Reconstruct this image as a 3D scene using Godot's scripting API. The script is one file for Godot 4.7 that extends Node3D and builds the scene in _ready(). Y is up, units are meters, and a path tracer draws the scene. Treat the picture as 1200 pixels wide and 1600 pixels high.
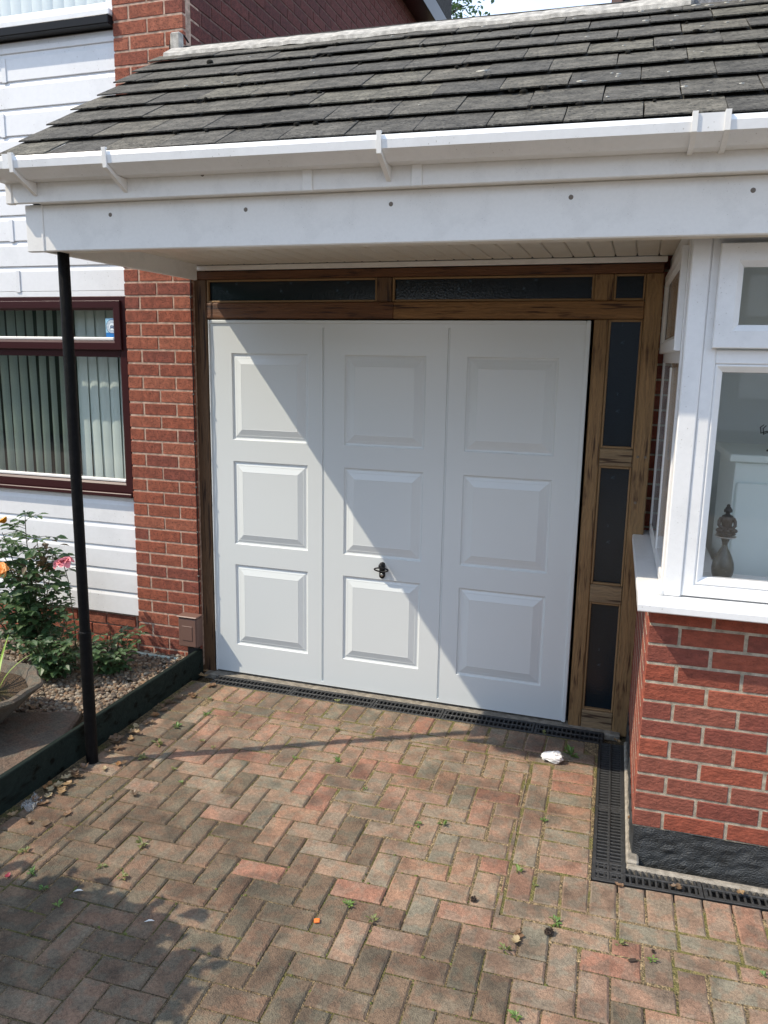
extends Node3D

# ---------------------------------------------------------------- helpers
var M := {}
var rng := RandomNumberGenerator.new()
var mesh_cache := {}
var names := {}
const TILT := 1.7
var TF := Transform3D(Basis(Vector3.UP, deg_to_rad(TILT)), Vector3(0, 0, 1.2))

func R(a: float, b: float) -> float:
	return rng.randf_range(a, b)

func numbered(called: String) -> String:
	var n: int = names.get(called, 0)
	names[called] = n + 1
	return called if n == 0 else "%s_%03d" % [called, n]

func thing(called: String, label: String, category: String, xf := Transform3D(), group := "") -> Node3D:
	var o := Node3D.new()
	o.name = numbered(called)
	o.transform = xf
	add_child(o)
	tag(o, label, category, group)
	return o

func tag(o: Node3D, label: String, category: String, group := "") -> void:
	o.set_meta("label", label)
	o.set_meta("category", category)
	if group != "":
		o.set_meta("group", group)

func part(parent: Node3D, called: String, mesh: Mesh, m: Material, xf := Transform3D(), label := "") -> MeshInstance3D:
	var o := MeshInstance3D.new()
	o.name = called if not parent.has_node(NodePath(called)) else _free_name(parent, called)
	o.mesh = mesh
	o.material_override = m
	o.transform = xf
	if label != "":
		o.set_meta("label", label)
	parent.add_child(o, true)
	return o

func _free_name(parent: Node3D, called: String) -> String:
	var key := str(parent.get_instance_id()) + called
	var n: int = names.get(key, 0) + 1
	names[key] = n
	return "%s_%03d" % [called, n]

func structure(called: String) -> Node3D:
	var o := Node3D.new()
	o.name = numbered(called)
	o.set_meta("kind", "structure")
	add_child(o)
	return o

func T(x: float, y: float, z: float) -> Transform3D:
	return Transform3D(Basis(), Vector3(x, y, z))

func E(deg: Vector3, at: Vector3) -> Transform3D:
	return Transform3D(Basis.from_euler(Vector3(deg_to_rad(deg.x), deg_to_rad(deg.y), deg_to_rad(deg.z))), at)

func begin() -> SurfaceTool:
	var st := SurfaceTool.new()
	st.begin(Mesh.PRIMITIVE_TRIANGLES)
	return st

func tri(st: SurfaceTool, a: Vector3, b: Vector3, c: Vector3, out: Vector3) -> void:
	var n := (c - a).cross(b - a)
	if n.length_squared() < 1e-16:
		return
	n = n.normalized()
	if n.dot(out) < 0.0:
		var k := b
		b = c
		c = k
		n = -n
	st.set_normal(n); st.add_vertex(a)
	st.set_normal(n); st.add_vertex(b)
	st.set_normal(n); st.add_vertex(c)

func quad(st: SurfaceTool, a: Vector3, b: Vector3, c: Vector3, d: Vector3, out: Vector3) -> void:
	tri(st, a, b, c, out)
	tri(st, a, c, d, out)

# chamfered box added to a SurfaceTool
func add_box(st: SurfaceTool, xf: Transform3D, size: Vector3, bev := 0.003) -> void:
	var h := size * 0.5
	bev = minf(bev, minf(h.x, minf(h.y, h.z)) * 0.9)
	var i := h - Vector3(bev, bev, bev)
	var P := func(sx: float, sy: float, sz: float, ax: int) -> Vector3:
		var p := Vector3(sx * i.x, sy * i.y, sz * i.z)
		p[ax] = [sx, sy, sz][ax] * h[ax]
		return xf * p
	var B := xf.basis
	for ax in 3:
		var p1 := (ax + 1) % 3
		var p2 := (ax + 2) % 3
		for s in [-1.0, 1.0]:
			var v := []
			for k in [[-1.0, -1.0], [1.0, -1.0], [1.0, 1.0], [-1.0, 1.0]]:
				var g := Vector3()
				g[ax] = s
				g[p1] = k[0]
				g[p2] = k[1]
				v.append(P.call(g.x, g.y, g.z, ax))
			var out := Vector3()
			out[ax] = s
			quad(st, v[0], v[1], v[2], v[3], B * out)
	if bev <= 0.0:
		return
	for ax in 3:
		var p1 := (ax + 1) % 3
		var p2 := (ax + 2) % 3
		for s1 in [-1.0, 1.0]:
			for s2 in [-1.0, 1.0]:
				var g := Vector3()
				g[p1] = s1
				g[p2] = s2
				var ga := g
				var gb := g
				ga[ax] = -1.0
				gb[ax] = 1.0
				quad(st, P.call(ga.x, ga.y, ga.z, p1), P.call(gb.x, gb.y, gb.z, p1), P.call(gb.x, gb.y, gb.z, p2), P.call(ga.x, ga.y, ga.z, p2), B * g)
	for sx in [-1.0, 1.0]:
		for sy in [-1.0, 1.0]:
			for sz in [-1.0, 1.0]:
				tri(st, P.call(sx, sy, sz, 0), P.call(sx, sy, sz, 1), P.call(sx, sy, sz, 2), B * Vector3(sx, sy, sz))

func box_mesh(size: Vector3, bev := 0.003) -> Mesh:
	var key := "%.4f %.4f %.4f %.4f" % [size.x, size.y, size.z, bev]
	if not mesh_cache.has(key):
		var st := begin()
		add_box(st, Transform3D(), size, bev)
		mesh_cache[key] = st.commit()
	return mesh_cache[key]

# box given by its two corners
func bx(parent: Node3D, called: String, a: Vector3, b: Vector3, m: Material, bev := 0.003, label := "") -> MeshInstance3D:
	return part(parent, called, box_mesh((b - a).abs(), bev), m, Transform3D(Basis(), (a + b) * 0.5), label)

# a profile (points in the y-z plane, x = z of the point, y = y) swept along x; closed or open
func sweep_x(st: SurfaceTool, prof: Array, x0: float, x1: float, closed := true, caps := true) -> void:
	var n := prof.size()
	var cen := Vector2()
	for p in prof:
		cen += p / n
	var area := 0.0
	for k in n:
		var p: Vector2 = prof[k]
		var q: Vector2 = prof[(k + 1) % n]
		area += p.x * q.y - q.x * p.y
	for k in (n if closed else n - 1):
		var p: Vector2 = prof[k]
		var q: Vector2 = prof[(k + 1) % n]
		var e := q - p
		var o := Vector2(e.y, -e.x) * (1.0 if area > 0.0 else -1.0)
		quad(st, Vector3(x0, p.y, p.x), Vector3(x1, p.y, p.x), Vector3(x1, q.y, q.x), Vector3(x0, q.y, q.x), Vector3(0, o.y, o.x))
	if closed and caps:
		var ids := Geometry2D.triangulate_polygon(PackedVector2Array(prof))
		for t in range(0, ids.size(), 3):
			for s in [[x0, -1.0], [x1, 1.0]]:
				var q3 := []
				for k in 3:
					var p: Vector2 = prof[ids[t + k]]
					q3.append(Vector3(s[0], p.y, p.x))
				tri(st, q3[0], q3[1], q3[2], Vector3(s[1], 0, 0))

func sweep_mesh(prof: Array, x0: float, x1: float) -> Mesh:
	var st := begin()
	sweep_x(st, prof, x0, x1)
	return st.commit()

# lathe round y; rows of (radius, y); smooth
func add_lathe(st: SurfaceTool, xf: Transform3D, prof: Array, seg := 20) -> void:
	if (prof[0] as Vector2).y > (prof[-1] as Vector2).y:
		prof = prof.duplicate()
		prof.reverse()
	var n := prof.size()
	for k in n - 1:
		var p: Vector2 = prof[k]
		var q: Vector2 = prof[k + 1]
		for s in seg:
			var a0 := TAU * s / seg
			var a1 := TAU * (s + 1) / seg
			var v := []
			var no := []
			for w in [[p, a0, k], [p, a1, k], [q, a1, k + 1], [q, a0, k + 1]]:
				var r: Vector2 = w[0]
				var i: int = w[2]
				v.append(xf * Vector3(r.x * cos(w[1]), r.y, r.x * sin(w[1])))
				var d: Vector2 = q - p
				if n > 3:
					d = (prof[mini(i + 1, n - 1)] as Vector2) - (prof[maxi(i - 1, 0)] as Vector2)
				var nn := Vector2(d.y, -d.x).normalized()
				no.append((xf.basis * Vector3(nn.x * cos(w[1]), nn.y, nn.x * sin(w[1]))).normalized())
			for t in [[0, 1, 2], [0, 2, 3]]:
				var a: Vector3 = v[t[0]]
				var b: Vector3 = v[t[1]]
				var c: Vector3 = v[t[2]]
				if (c - a).cross(b - a).length_squared() < 1e-18:
					continue
				var order: Array = t
				if (c - a).cross(b - a).dot(no[t[0]] + no[t[1]] + no[t[2]]) < 0.0:
					order = [t[0], t[2], t[1]]
				for j in order:
					st.set_normal(no[j]); st.add_vertex(v[j])

func lathe_mesh(prof: Array, seg := 20) -> Mesh:
	var st := begin()
	add_lathe(st, Transform3D(), prof, seg)
	return st.commit()

func add_ball(st: SurfaceTool, at: Vector3, r: Vector3, turn := Basis(), rows := 8, seg := 14) -> void:
	var prof := []
	for k in rows + 1:
		var a := -PI / 2 + PI * k / rows
		prof.append(Vector2(cos(a), sin(a)))
	add_lathe(st, Transform3D(turn * Basis.from_scale(r), at), prof, seg)

# tube along points with radii
func add_tube(st: SurfaceTool, pts: Array, radii: Array, seg := 8) -> void:
	var rings := []
	var up := Vector3(0.13, 0.21, 0.97)
	for k in pts.size():
		var d: Vector3 = ((pts[mini(k + 1, pts.size() - 1)] as Vector3) - (pts[maxi(k - 1, 0)] as Vector3)).normalized()
		var s := d.cross(up).normalized()
		var t := s.cross(d).normalized()
		var ring := []
		for j in seg:
			var a := TAU * j / seg
			ring.append([pts[k] + (s * cos(a) + t * sin(a)) * radii[k], s * cos(a) + t * sin(a)])
		rings.append(ring)
	for k in pts.size() - 1:
		for j in seg:
			var c := [rings[k][j], rings[k][(j + 1) % seg], rings[k + 1][(j + 1) % seg], rings[k + 1][j]]
			for t in [[0, 1, 2], [0, 2, 3]]:
				var a: Vector3 = c[t[0]][0]
				var b: Vector3 = c[t[1]][0]
				var e: Vector3 = c[t[2]][0]
				var order: Array = t
				if (e - a).cross(b - a).dot(c[t[0]][1]) < 0.0:
					order = [t[0], t[2], t[1]]
				for q in order:
					st.set_normal(c[q][1]); st.add_vertex(c[q][0])
	for e in [0, pts.size() - 1]:
		for j in seg:
			var out: Vector3 = (pts[1] - pts[0]) if e > 0 else (pts[0] - pts[1])
			tri(st, pts[e], rings[e][j][0], rings[e][(j + 1) % seg][0], out)

# ---------------------------------------------------------------- textures
func nz(seed_: int, freq: float, oct := 4, kind := FastNoiseLite.TYPE_SIMPLEX_SMOOTH, size := 512) -> PackedByteArray:
	var f := FastNoiseLite.new()
	f.seed = seed_
	f.frequency = freq
	f.noise_type = kind
	f.fractal_octaves = oct
	if oct == 1:
		f.fractal_type = FastNoiseLite.FRACTAL_NONE
	var im := f.get_seamless_image(size, size, false, false, 0.1, true)
	im.convert(Image.FORMAT_L8)
	return im.get_data()

func sm(a: float, b: float, x: float) -> float:
	var t := clampf((x - a) / (b - a), 0.0, 1.0)
	return t * t * (3.0 - 2.0 * t)

func mkimg(size: int, fn: Callable) -> Array:
	# fn(i) -> [Color (sRGB), height]
	var c := PackedByteArray()
	var h := PackedByteArray()
	c.resize(size * size * 3)
	h.resize(size * size)
	for i in size * size:
		var r: Array = fn.call(i)
		var k: Color = r[0]
		c[i * 3] = int(clampf(k.r, 0, 1) * 255.0)
		c[i * 3 + 1] = int(clampf(k.g, 0, 1) * 255.0)
		c[i * 3 + 2] = int(clampf(k.b, 0, 1) * 255.0)
		h[i] = int(clampf(r[1], 0, 1) * 255.0)
	return [ImageTexture.create_from_image(Image.create_from_data(size, size, false, Image.FORMAT_RGB8, c)), ImageTexture.create_from_image(Image.create_from_data(size, size, false, Image.FORMAT_L8, h))]

func mat(tint: Color, rough := 0.7, tex: Array = [], scale := Vector3.ONE, bump := 0.0) -> StandardMaterial3D:
	var m := StandardMaterial3D.new()
	m.albedo_color = tint
	m.roughness = rough
	if tex.size() > 0:
		m.albedo_texture = tex[0]
		m.uv1_triplanar = true
		m.uv1_world_triplanar = true
		m.uv1_triplanar_sharpness = 8.0
		m.uv1_scale = scale
		if bump > 0.0:
			m.heightmap_enabled = true
			m.heightmap_texture = tex[1]
			m.heightmap_scale = bump
	return m

func variant(m: StandardMaterial3D, tint: Color) -> StandardMaterial3D:
	var v: StandardMaterial3D = m.duplicate()
	v.albedo_color = tint
	return v

func lin(r: float, g: float, b: float) -> Color:
	return Color(r, g, b).linear_to_srgb()

func sky_cover() -> ImageTexture:
	var f := FastNoiseLite.new()
	f.seed = 5
	f.frequency = 1.3
	f.fractal_octaves = 5
	var w := 512
	var h := 256
	var im := Image.create(w, h, false, Image.FORMAT_RGBA8)
	for y in h:
		var el := PI / 2 - PI * (y + 0.5) / h
		for x in w:
			var az := TAU * (x + 0.5) / w
			var p := Vector3(cos(el) * cos(az), sin(el) * 2.2, cos(el) * sin(az))
			var d := sm(-0.02, 0.45, f.get_noise_3dv(p * 1.1))
			im.set_pixel(x, y, Color(0.75, 0.76, 0.78, d * 0.6))
	return ImageTexture.create_from_image(im)

func make_materials() -> void:
	# brick: wire-cut red clay with dark pits
	var n1 := nz(1, 0.012, 4)
	var n2 := nz(2, 0.09, 2)
	var n3 := nz(3, 0.16, 2)
	var n4 := nz(4, 0.03, 3)
	var brick := mkimg(512, func(i: int) -> Array:
		var a := n1[i] / 255.0
		var p := sm(0.60, 0.72, n2[i] / 255.0) * sm(0.30, 0.55, n4[i] / 255.0)
		var s := n3[i] / 255.0
		var k := 0.74 + 0.28 * a + 0.40 * (s - 0.5)
		var c := Color(1.0 * k, 0.98 * k, 0.95 * k).lerp(Color(0.26, 0.24, 0.24), p * 0.85)
		var d := sm(0.70, 0.80, n4[i] / 255.0) * 0.22
		return [c.lerp(Color(1.0, 1.0, 1.0), d), 0.55 + 0.35 * (s - 0.5) - 0.5 * p])
	var brick2 := mkimg(512, func(i: int) -> Array:
		var a := n1[i] / 255.0
		var p := sm(0.70, 0.82, n2[i] / 255.0) * sm(0.45, 0.65, n4[i] / 255.0)
		var s := n4[i] / 255.0
		var k := 0.86 + 0.20 * (a - 0.5) + 0.14 * (s - 0.5) + 0.22 * (n3[i] / 255.0 - 0.5)
		var c := Color(k, k * 0.97, k * 0.95).lerp(Color(0.30, 0.26, 0.26), p * 0.6)
		return [c.lerp(Color(0.95, 1.0, 1.0), sm(0.66, 0.80, s) * 0.16), 0.5 + 0.5 * (s - 0.5) + 0.2 * (n3[i] / 255.0 - 0.5) - 0.4 * p])
	M.brick = []
	for t in [[0.41, 0.124, 0.072], [0.45, 0.142, 0.083], [0.37, 0.108, 0.066], [0.42, 0.122, 0.069], [0.32, 0.094, 0.064], [0.47, 0.158, 0.095]]:
		M.brick.append(mat(lin(t[0], t[1], t[2]), 0.9, brick, Vector3.ONE * 3.2, 0.55))
	M.bay_brick = []
	for t in [[0.36, 0.093, 0.053], [0.39, 0.105, 0.060], [0.315, 0.084, 0.051], [0.37, 0.091, 0.050], [0.33, 0.107, 0.071], [0.41, 0.122, 0.072], [0.29, 0.083, 0.057]]:
		M.bay_brick.append(mat(lin(t[0], t[1], t[2]), 0.88, brick2, Vector3(2.4, 4.2, 2.4), 0.5))
	var mort := mkimg(512, func(i: int) -> Array:
		var k := 0.84 + 0.3 * (n3[i] / 255.0 - 0.5) + 0.35 * (n1[i] / 255.0 - 0.5)
		return [Color(k, k * 0.99, k * 0.97), n3[i] / 255.0])
	M.mortar_shaded = mat(lin(0.22, 0.13, 0.11), 0.95, mort, Vector3.ONE * 4.0, 0.3)  # side wall mortar, darkened in its tint to carry the shade
	M.brick_shaded = []  # same brick as the pier, with the side wall's shade put into the colour
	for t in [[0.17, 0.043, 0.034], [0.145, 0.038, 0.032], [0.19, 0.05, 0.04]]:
		M.brick_shaded.append(mat(lin(t[0], t[1], t[2]), 0.9, brick, Vector3.ONE * 4.0, 0.35))
	M.mortar = mat(lin(0.72, 0.52, 0.41), 0.95, mort, Vector3.ONE * 4.0, 0.3)
	M.bay_mortar = mat(lin(0.66, 0.58, 0.46), 0.95, mort, Vector3.ONE * 4.0, 0.4)
	M.cement = mat(lin(0.46, 0.42, 0.36), 0.95, mort, Vector3.ONE * 3.0, 0.5)
	M.lead = mat(lin(0.60, 0.58, 0.54), 0.8, mort, Vector3.ONE * 3.0, 0.25)
	# paving block: speckled aggregate, dirt in large soft patches
	var q1 := nz(11, 0.006, 4)
	var q2 := nz(12, 0.13, 2)
	var q3 := nz(13, 0.045, 3)
	var q4 := nz(14, 0.17, 1)
	var q5 := nz(15, 0.010, 3)
	var pav := mkimg(512, func(i: int) -> Array:
		var a := q1[i] / 255.0
		var s := q2[i] / 255.0
		var b := q3[i] / 255.0
		var k := 0.74 + 0.17 * (a - 0.5) + 0.20 * (b - 0.5) + 0.28 * (s - 0.5)
		var w := sm(0.35, 0.65, q5[i] / 255.0)
		var c := Color(k * lerpf(0.98, 1.05, w), k * lerpf(1.0, 0.985, w), k * lerpf(0.97, 0.93, w))
		c = c.lerp(Color(1.0, 0.99, 0.96), sm(0.80, 0.88, q4[i] / 255.0) * 0.45)
		c = c.lerp(Color(0.30, 0.28, 0.25), sm(0.74, 0.88, s) * 0.45)
		return [c, 0.5 + 0.5 * (s - 0.5) + 0.3 * (b - 0.5)])
	var st1 := nz(16, 0.009, 5)
	var st2 := nz(17, 0.028, 3)
	var stain := mkimg(512, func(i: int) -> Array:
		var a := sm(0.46, 0.72, st1[i] / 255.0)
		var b := sm(0.60, 0.80, st2[i] / 255.0)
		var k := 1.0 - 0.17 * a - 0.08 * b
		return [Color(k, k * 0.99, k * 0.965), 0.5])
	M.stain = stain[0]
	M.paver = []
	# clean ones, then dirty ones
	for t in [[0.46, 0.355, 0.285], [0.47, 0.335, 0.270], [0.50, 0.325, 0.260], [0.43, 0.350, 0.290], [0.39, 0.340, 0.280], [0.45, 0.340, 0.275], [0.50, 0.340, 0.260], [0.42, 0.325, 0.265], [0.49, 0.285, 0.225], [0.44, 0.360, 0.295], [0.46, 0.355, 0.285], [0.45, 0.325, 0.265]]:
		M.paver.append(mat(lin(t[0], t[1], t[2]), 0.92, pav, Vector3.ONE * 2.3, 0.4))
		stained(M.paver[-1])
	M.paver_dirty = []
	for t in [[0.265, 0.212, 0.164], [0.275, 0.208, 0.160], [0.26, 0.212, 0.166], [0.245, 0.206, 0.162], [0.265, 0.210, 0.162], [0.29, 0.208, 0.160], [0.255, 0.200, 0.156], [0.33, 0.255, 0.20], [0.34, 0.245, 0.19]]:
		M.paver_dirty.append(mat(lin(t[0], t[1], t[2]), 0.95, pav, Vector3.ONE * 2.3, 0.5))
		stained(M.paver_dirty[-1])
	var soil := mkimg(512, func(i: int) -> Array:
		var a := q1[i] / 255.0
		var s := q2[i] / 255.0
		var b := q3[i] / 255.0
		var k := 0.55 + 0.5 * (s - 0.5) + 0.4 * (b - 0.5)
		var c := Color(k, k * 0.92, k * 0.78).lerp(Color(0.42, 0.46, 0.22), sm(0.5, 0.72, a) * 0.55)
		return [c, s])
	M.soil = mat(lin(0.52, 0.45, 0.34), 1.0, soil, Vector3.ONE * 1.7, 1.0)
	M.bed = mat(lin(0.30, 0.22, 0.16), 1.0, soil, Vector3.ONE * 2.0, 1.2)
	# roof slate: grey, lichen spots, dark moss
	var r1 := nz(21, 0.010, 4)
	var r2 := nz(22, 0.08, 3)
	var r3 := nz(23, 0.04, 2)
	var r4 := nz(24, 0.2, 2)
	var slate := mkimg(512, func(i: int) -> Array:
		var a := r1[i] / 255.0
		var s := r4[i] / 255.0
		var k := 0.70 + 0.34 * (a - 0.5) + 0.26 * (s - 0.5) + 0.22 * (r2[i] / 255.0 - 0.5)
		var c := Color(k, k * 0.985, k * 0.94)
		c = c.lerp(Color(0.92, 0.92, 0.84), sm(0.68, 0.80, r2[i] / 255.0) * 0.62)
		c = c.lerp(Color(0.98, 0.98, 0.94), sm(0.80, 0.86, r3[i] / 255.0) * 0.8)
		c = c.lerp(Color(0.16, 0.16, 0.14), sm(0.68, 0.82, 1.0 - r3[i] / 255.0) * 0.6)
		return [c, 0.5 + 0.6 * (s - 0.5) + 0.3 * (r2[i] / 255.0 - 0.5)])
	M.slate = []
	for t in [[0.150, 0.143, 0.132], [0.128, 0.122, 0.114], [0.168, 0.158, 0.142], [0.138, 0.132, 0.125], [0.108, 0.104, 0.10], [0.178, 0.170, 0.150]]:
		M.slate.append(mat(lin(t[0] * 1.36, t[1] * 1.36, t[2] * 1.35), 0.92, slate, Vector3(1.6, 2.2, 3.0), 0.4))
	# timber: grain along x, and the same turned for posts
	var w1 := FastNoiseLite.new()
	w1.seed = 31
	w1.frequency = 0.02
	w1.fractal_octaves = 4
	var sz := 512
	var gr := func(u: float, v: float) -> Array:
		# u along the grain (0..512), v across; both wrap
		var au := TAU * u / sz
		var av := TAU * v / sz
		var wob := w1.get_noise_3d(cos(au) * 60.0, sin(au) * 60.0, cos(av) * 60.0) * 0.5
		var fine := w1.get_noise_3d(cos(au) * 45.0 + 300.0, sin(au) * 45.0, 900.0 * cos(av + wob * 0.35) + 400.0)
		var ring := 0.5 + 0.5 * sin(av * 14.0 + wob * 16.0)
		var blot := w1.get_noise_3d(cos(au) * 22.0 - 500.0, sin(au) * 22.0, 90.0 * cos(av) + 25.0 * sin(av))
		var k := 0.78 + 0.13 * fine + 0.07 * (ring - 0.5)
		var c := Color(k, k * 0.97, k * 0.92)
		c = c.lerp(Color(0.25, 0.16, 0.10), sm(0.16, 0.44, blot) * 0.8)
		c = c.lerp(Color(0.96, 0.92, 0.84), sm(0.15, 0.5, -blot) * 0.25)
		return [c, 0.5 + 0.5 * fine + 0.2 * (ring - 0.5)]
	var wood_h := mkimg(sz, func(i: int) -> Array: return gr.call(float(i % sz), float(i / sz)))
	var wood_v := mkimg(sz, func(i: int) -> Array: return gr.call(float(i / sz), float(i % sz)))
	var sh := Vector3(0.9, 4.0, 4.0)
	var sv := Vector3(4.0, 0.9, 4.0)
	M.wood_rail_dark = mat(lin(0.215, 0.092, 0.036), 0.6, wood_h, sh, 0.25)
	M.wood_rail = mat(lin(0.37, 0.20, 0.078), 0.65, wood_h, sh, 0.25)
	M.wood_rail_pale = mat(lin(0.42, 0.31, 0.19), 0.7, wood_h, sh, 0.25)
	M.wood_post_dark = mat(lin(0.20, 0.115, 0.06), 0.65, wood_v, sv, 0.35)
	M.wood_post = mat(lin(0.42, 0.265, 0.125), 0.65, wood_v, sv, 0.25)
	M.wood_bead = mat(lin(0.27, 0.165, 0.075), 0.6)
	M.wood_post_pale = mat(lin(0.31, 0.205, 0.11), 0.7, wood_v, sv, 0.25)
	M.board_green = mat(lin(0.022, 0.036, 0.034), 0.8, wood_v, Vector3(4, 4, 0.9), 0.3)
	M.board_green.metallic_specular = 0.25
	# white plastic with faint grime
	var g1 := nz(41, 0.006, 5)
	var g2 := nz(42, 0.14, 2)
	var g3 := nz(43, 0.05, 3)
	var grime := mkimg(512, func(i: int) -> Array:
		var a := g1[i] / 255.0
		var k := 0.97 - 0.022 * sm(0.5, 0.85, a) - 0.02 * (g3[i] / 255.0)
		var c := Color(k, k * 0.995, k * 0.985)
		c = c.lerp(Color(0.45, 0.42, 0.36), sm(0.84, 0.90, g2[i] / 255.0) * 0.35 * sm(0.3, 0.8, a))
		return [c, 0.5 + 0.2 * (g3[i] / 255.0 - 0.5)])
	M.upvc = mat(lin(0.86, 0.87, 0.88), 0.30, grime, Vector3.ONE * 1.3)
	M.upvc_dirty = mat(lin(0.86, 0.85, 0.825), 0.38, grime, Vector3.ONE * 2.1)
	M.cladding = mat(lin(0.88, 0.89, 0.91), 0.33, grime, Vector3.ONE * 0.9)
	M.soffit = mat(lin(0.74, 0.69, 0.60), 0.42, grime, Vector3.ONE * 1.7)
	M.door = mat(lin(0.665, 0.70, 0.695), 0.22)
	M.door.metallic_specular = 0.55
	M.door_line = mat(lin(0.55, 0.55, 0.54), 0.4)
	M.dark_plinth = mat(lin(0.062, 0.069, 0.078), 0.6, mort, Vector3.ONE * 1.6, 0.4)
	stained(M.dark_plinth, 1.3)
	M.render_white = mat(lin(0.72, 0.74, 0.80), 0.8, mort, Vector3.ONE * 6.0, 1.5)
	M.black_plastic = mat(lin(0.024, 0.025, 0.027), 0.45, grime, Vector3.ONE * 4.0)
	M.grate = mat(lin(0.045, 0.047, 0.050), 0.5, mort, Vector3.ONE * 6.0, 0.2)
	M.black_paint = mat(lin(0.008, 0.008, 0.009), 0.38, mort, Vector3.ONE * 5.0, 0.15)
	M.black_paint.metallic_specular = 0.22
	M.black_gloss = mat(lin(0.012, 0.012, 0.013), 0.3)
	M.black_gloss.metallic_specular = 0.3
	M.rosewood = mat(lin(0.040, 0.011, 0.012), 0.30)
	M.rosewood.metallic_specular = 0.35
	M.gasket = mat(lin(0.03, 0.03, 0.03), 0.6)
	M.grey_gap = mat(lin(0.30, 0.30, 0.30), 0.6)
	M.screw = mat(lin(0.16, 0.13, 0.10), 0.5)
	M.steel = mat(lin(0.55, 0.53, 0.5), 0.3)
	M.steel.metallic = 1.0
	M.room = mat(lin(0.70, 0.74, 0.71), 0.9)
	M.room_dark = mat(lin(0.14, 0.12, 0.11), 0.95)
	M.garage_dark = mat(lin(0.05, 0.055, 0.065), 0.95)
	M.cabinet = mat(lin(0.68, 0.76, 0.73), 0.4)
	M.felt = mat(lin(0.05, 0.048, 0.045), 0.9, mort, Vector3.ONE * 2.0, 0.5)
	M.brown_box = mat(lin(0.155, 0.088, 0.068), 0.5)
	M.blind = mat(lin(0.60, 0.68, 0.61), 0.85)
	M.blind.backlight_enabled = true
	M.blind.backlight = Color(0.30, 0.34, 0.30)
	M.blind_up = mat(lin(0.74, 0.80, 0.78), 0.85)
	M.glass = StandardMaterial3D.new()
	M.glass.albedo_color = Color(0.20, 0.25, 0.24, 0.012)
	M.glass.roughness = 0.02
	M.glass.transparency = BaseMaterial3D.TRANSPARENCY_ALPHA
	M.glass_obscure = StandardMaterial3D.new()
	M.glass_obscure.albedo_color = lin(0.012, 0.018, 0.026)
	M.glass_obscure.roughness = 0.22
	var og := nz(51, 0.06, 3, FastNoiseLite.TYPE_CELLULAR)
	var obs := mkimg(512, func(i: int) -> Array:
		var d := sm(0.80, 0.95, g1[i] / 255.0) * 0.5 + sm(0.85, 0.93, g2[i] / 255.0) * 0.3
		return [Color(0.35, 0.36, 0.36).lerp(Color.WHITE, d), og[i] / 255.0])
	M.glass_obscure = mat(lin(0.085, 0.145, 0.205), 0.10, obs, Vector3.ONE * 3.0, 0.05)
	M.glass_obscure.metallic_specular = 0.45
	M.tarmac = mat(lin(0.06, 0.06, 0.06), 0.95, mort, Vector3.ONE, 0.5)
	M.stone = mat(lin(0.215, 0.185, 0.150), 0.95, pav, Vector3.ONE * 2.0, 0.8)
	M.slab = mat(lin(0.195, 0.150, 0.120), 0.9, pav, Vector3.ONE * 1.2, 0.6)
	M.moss = mat(lin(0.05, 0.045, 0.022), 1.0, soil, Vector3.ONE * 8.0, 1.0)
	M.cone = mat(lin(0.035, 0.022, 0.015), 0.9)
	M.lichen = mat(lin(0.62, 0.61, 0.55), 0.95)
	M.white_bag = mat(lin(0.80, 0.80, 0.78), 0.5)
	M.clear_film = mat(lin(0.45, 0.46, 0.46), 0.5)
	M.clear_film.albedo_color.a = 0.35
	M.clear_film.transparency = BaseMaterial3D.TRANSPARENCY_ALPHA
	M.orange = mat(lin(0.75, 0.17, 0.03), 0.6)
	M.feather = mat(lin(0.65, 0.64, 0.6), 0.9)
	M.bark = mat(lin(0.09, 0.06, 0.04), 0.95, wood_v, sv, 0.8)
	M.stem = mat(lin(0.06, 0.055, 0.02), 0.8)
	M.leaf = []
	for t in [[0.030, 0.062, 0.024], [0.045, 0.085, 0.030], [0.022, 0.048, 0.022], [0.060, 0.10, 0.036]]:
		M.leaf.append(leafy(t))
	M.weed = []
	for t in [[0.085, 0.155, 0.032], [0.12, 0.19, 0.04], [0.16, 0.175, 0.06]]:
		M.weed.append(leafy(t))
	M.bronze_leaf = leafy([0.10, 0.065, 0.03])
	M.blade = leafy([0.24, 0.36, 0.06])
	M.petal_orange = leafy([0.80, 0.28, 0.05])
	M.petal_pink = leafy([0.85, 0.27, 0.30])
	M.petal_gold = leafy([0.75, 0.34, 0.03])
	M.dead = []
	for t in [[0.26, 0.17, 0.085], [0.17, 0.10, 0.055], [0.36, 0.28, 0.16], [0.24, 0.12, 0.045], [0.13, 0.085, 0.05]]:
		M.dead.append(leafy(t))
	M.figure = mat(lin(0.028, 0.024, 0.020), 0.45)
	M.silver_glass = mat(lin(0.95, 0.92, 0.80), 0.12, obs, Vector3.ONE * 22.0, 0.05)
	M.silver_glass.metallic = 0.9
	M.pebble = mat(Color.WHITE, 0.85, mort, Vector3.ONE * 9.0, 0.3)
	M.pebble.vertex_color_use_as_albedo = true

func stained(m: StandardMaterial3D, scale := 0.42) -> void:
	m.detail_enabled = true
	m.detail_blend_mode = BaseMaterial3D.BLEND_MODE_MUL
	m.detail_uv_layer = BaseMaterial3D.DETAIL_UV_2
	m.detail_albedo = M.stain
	m.uv2_triplanar = true
	m.uv2_world_triplanar = true
	m.uv2_scale = Vector3.ONE * scale

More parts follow.
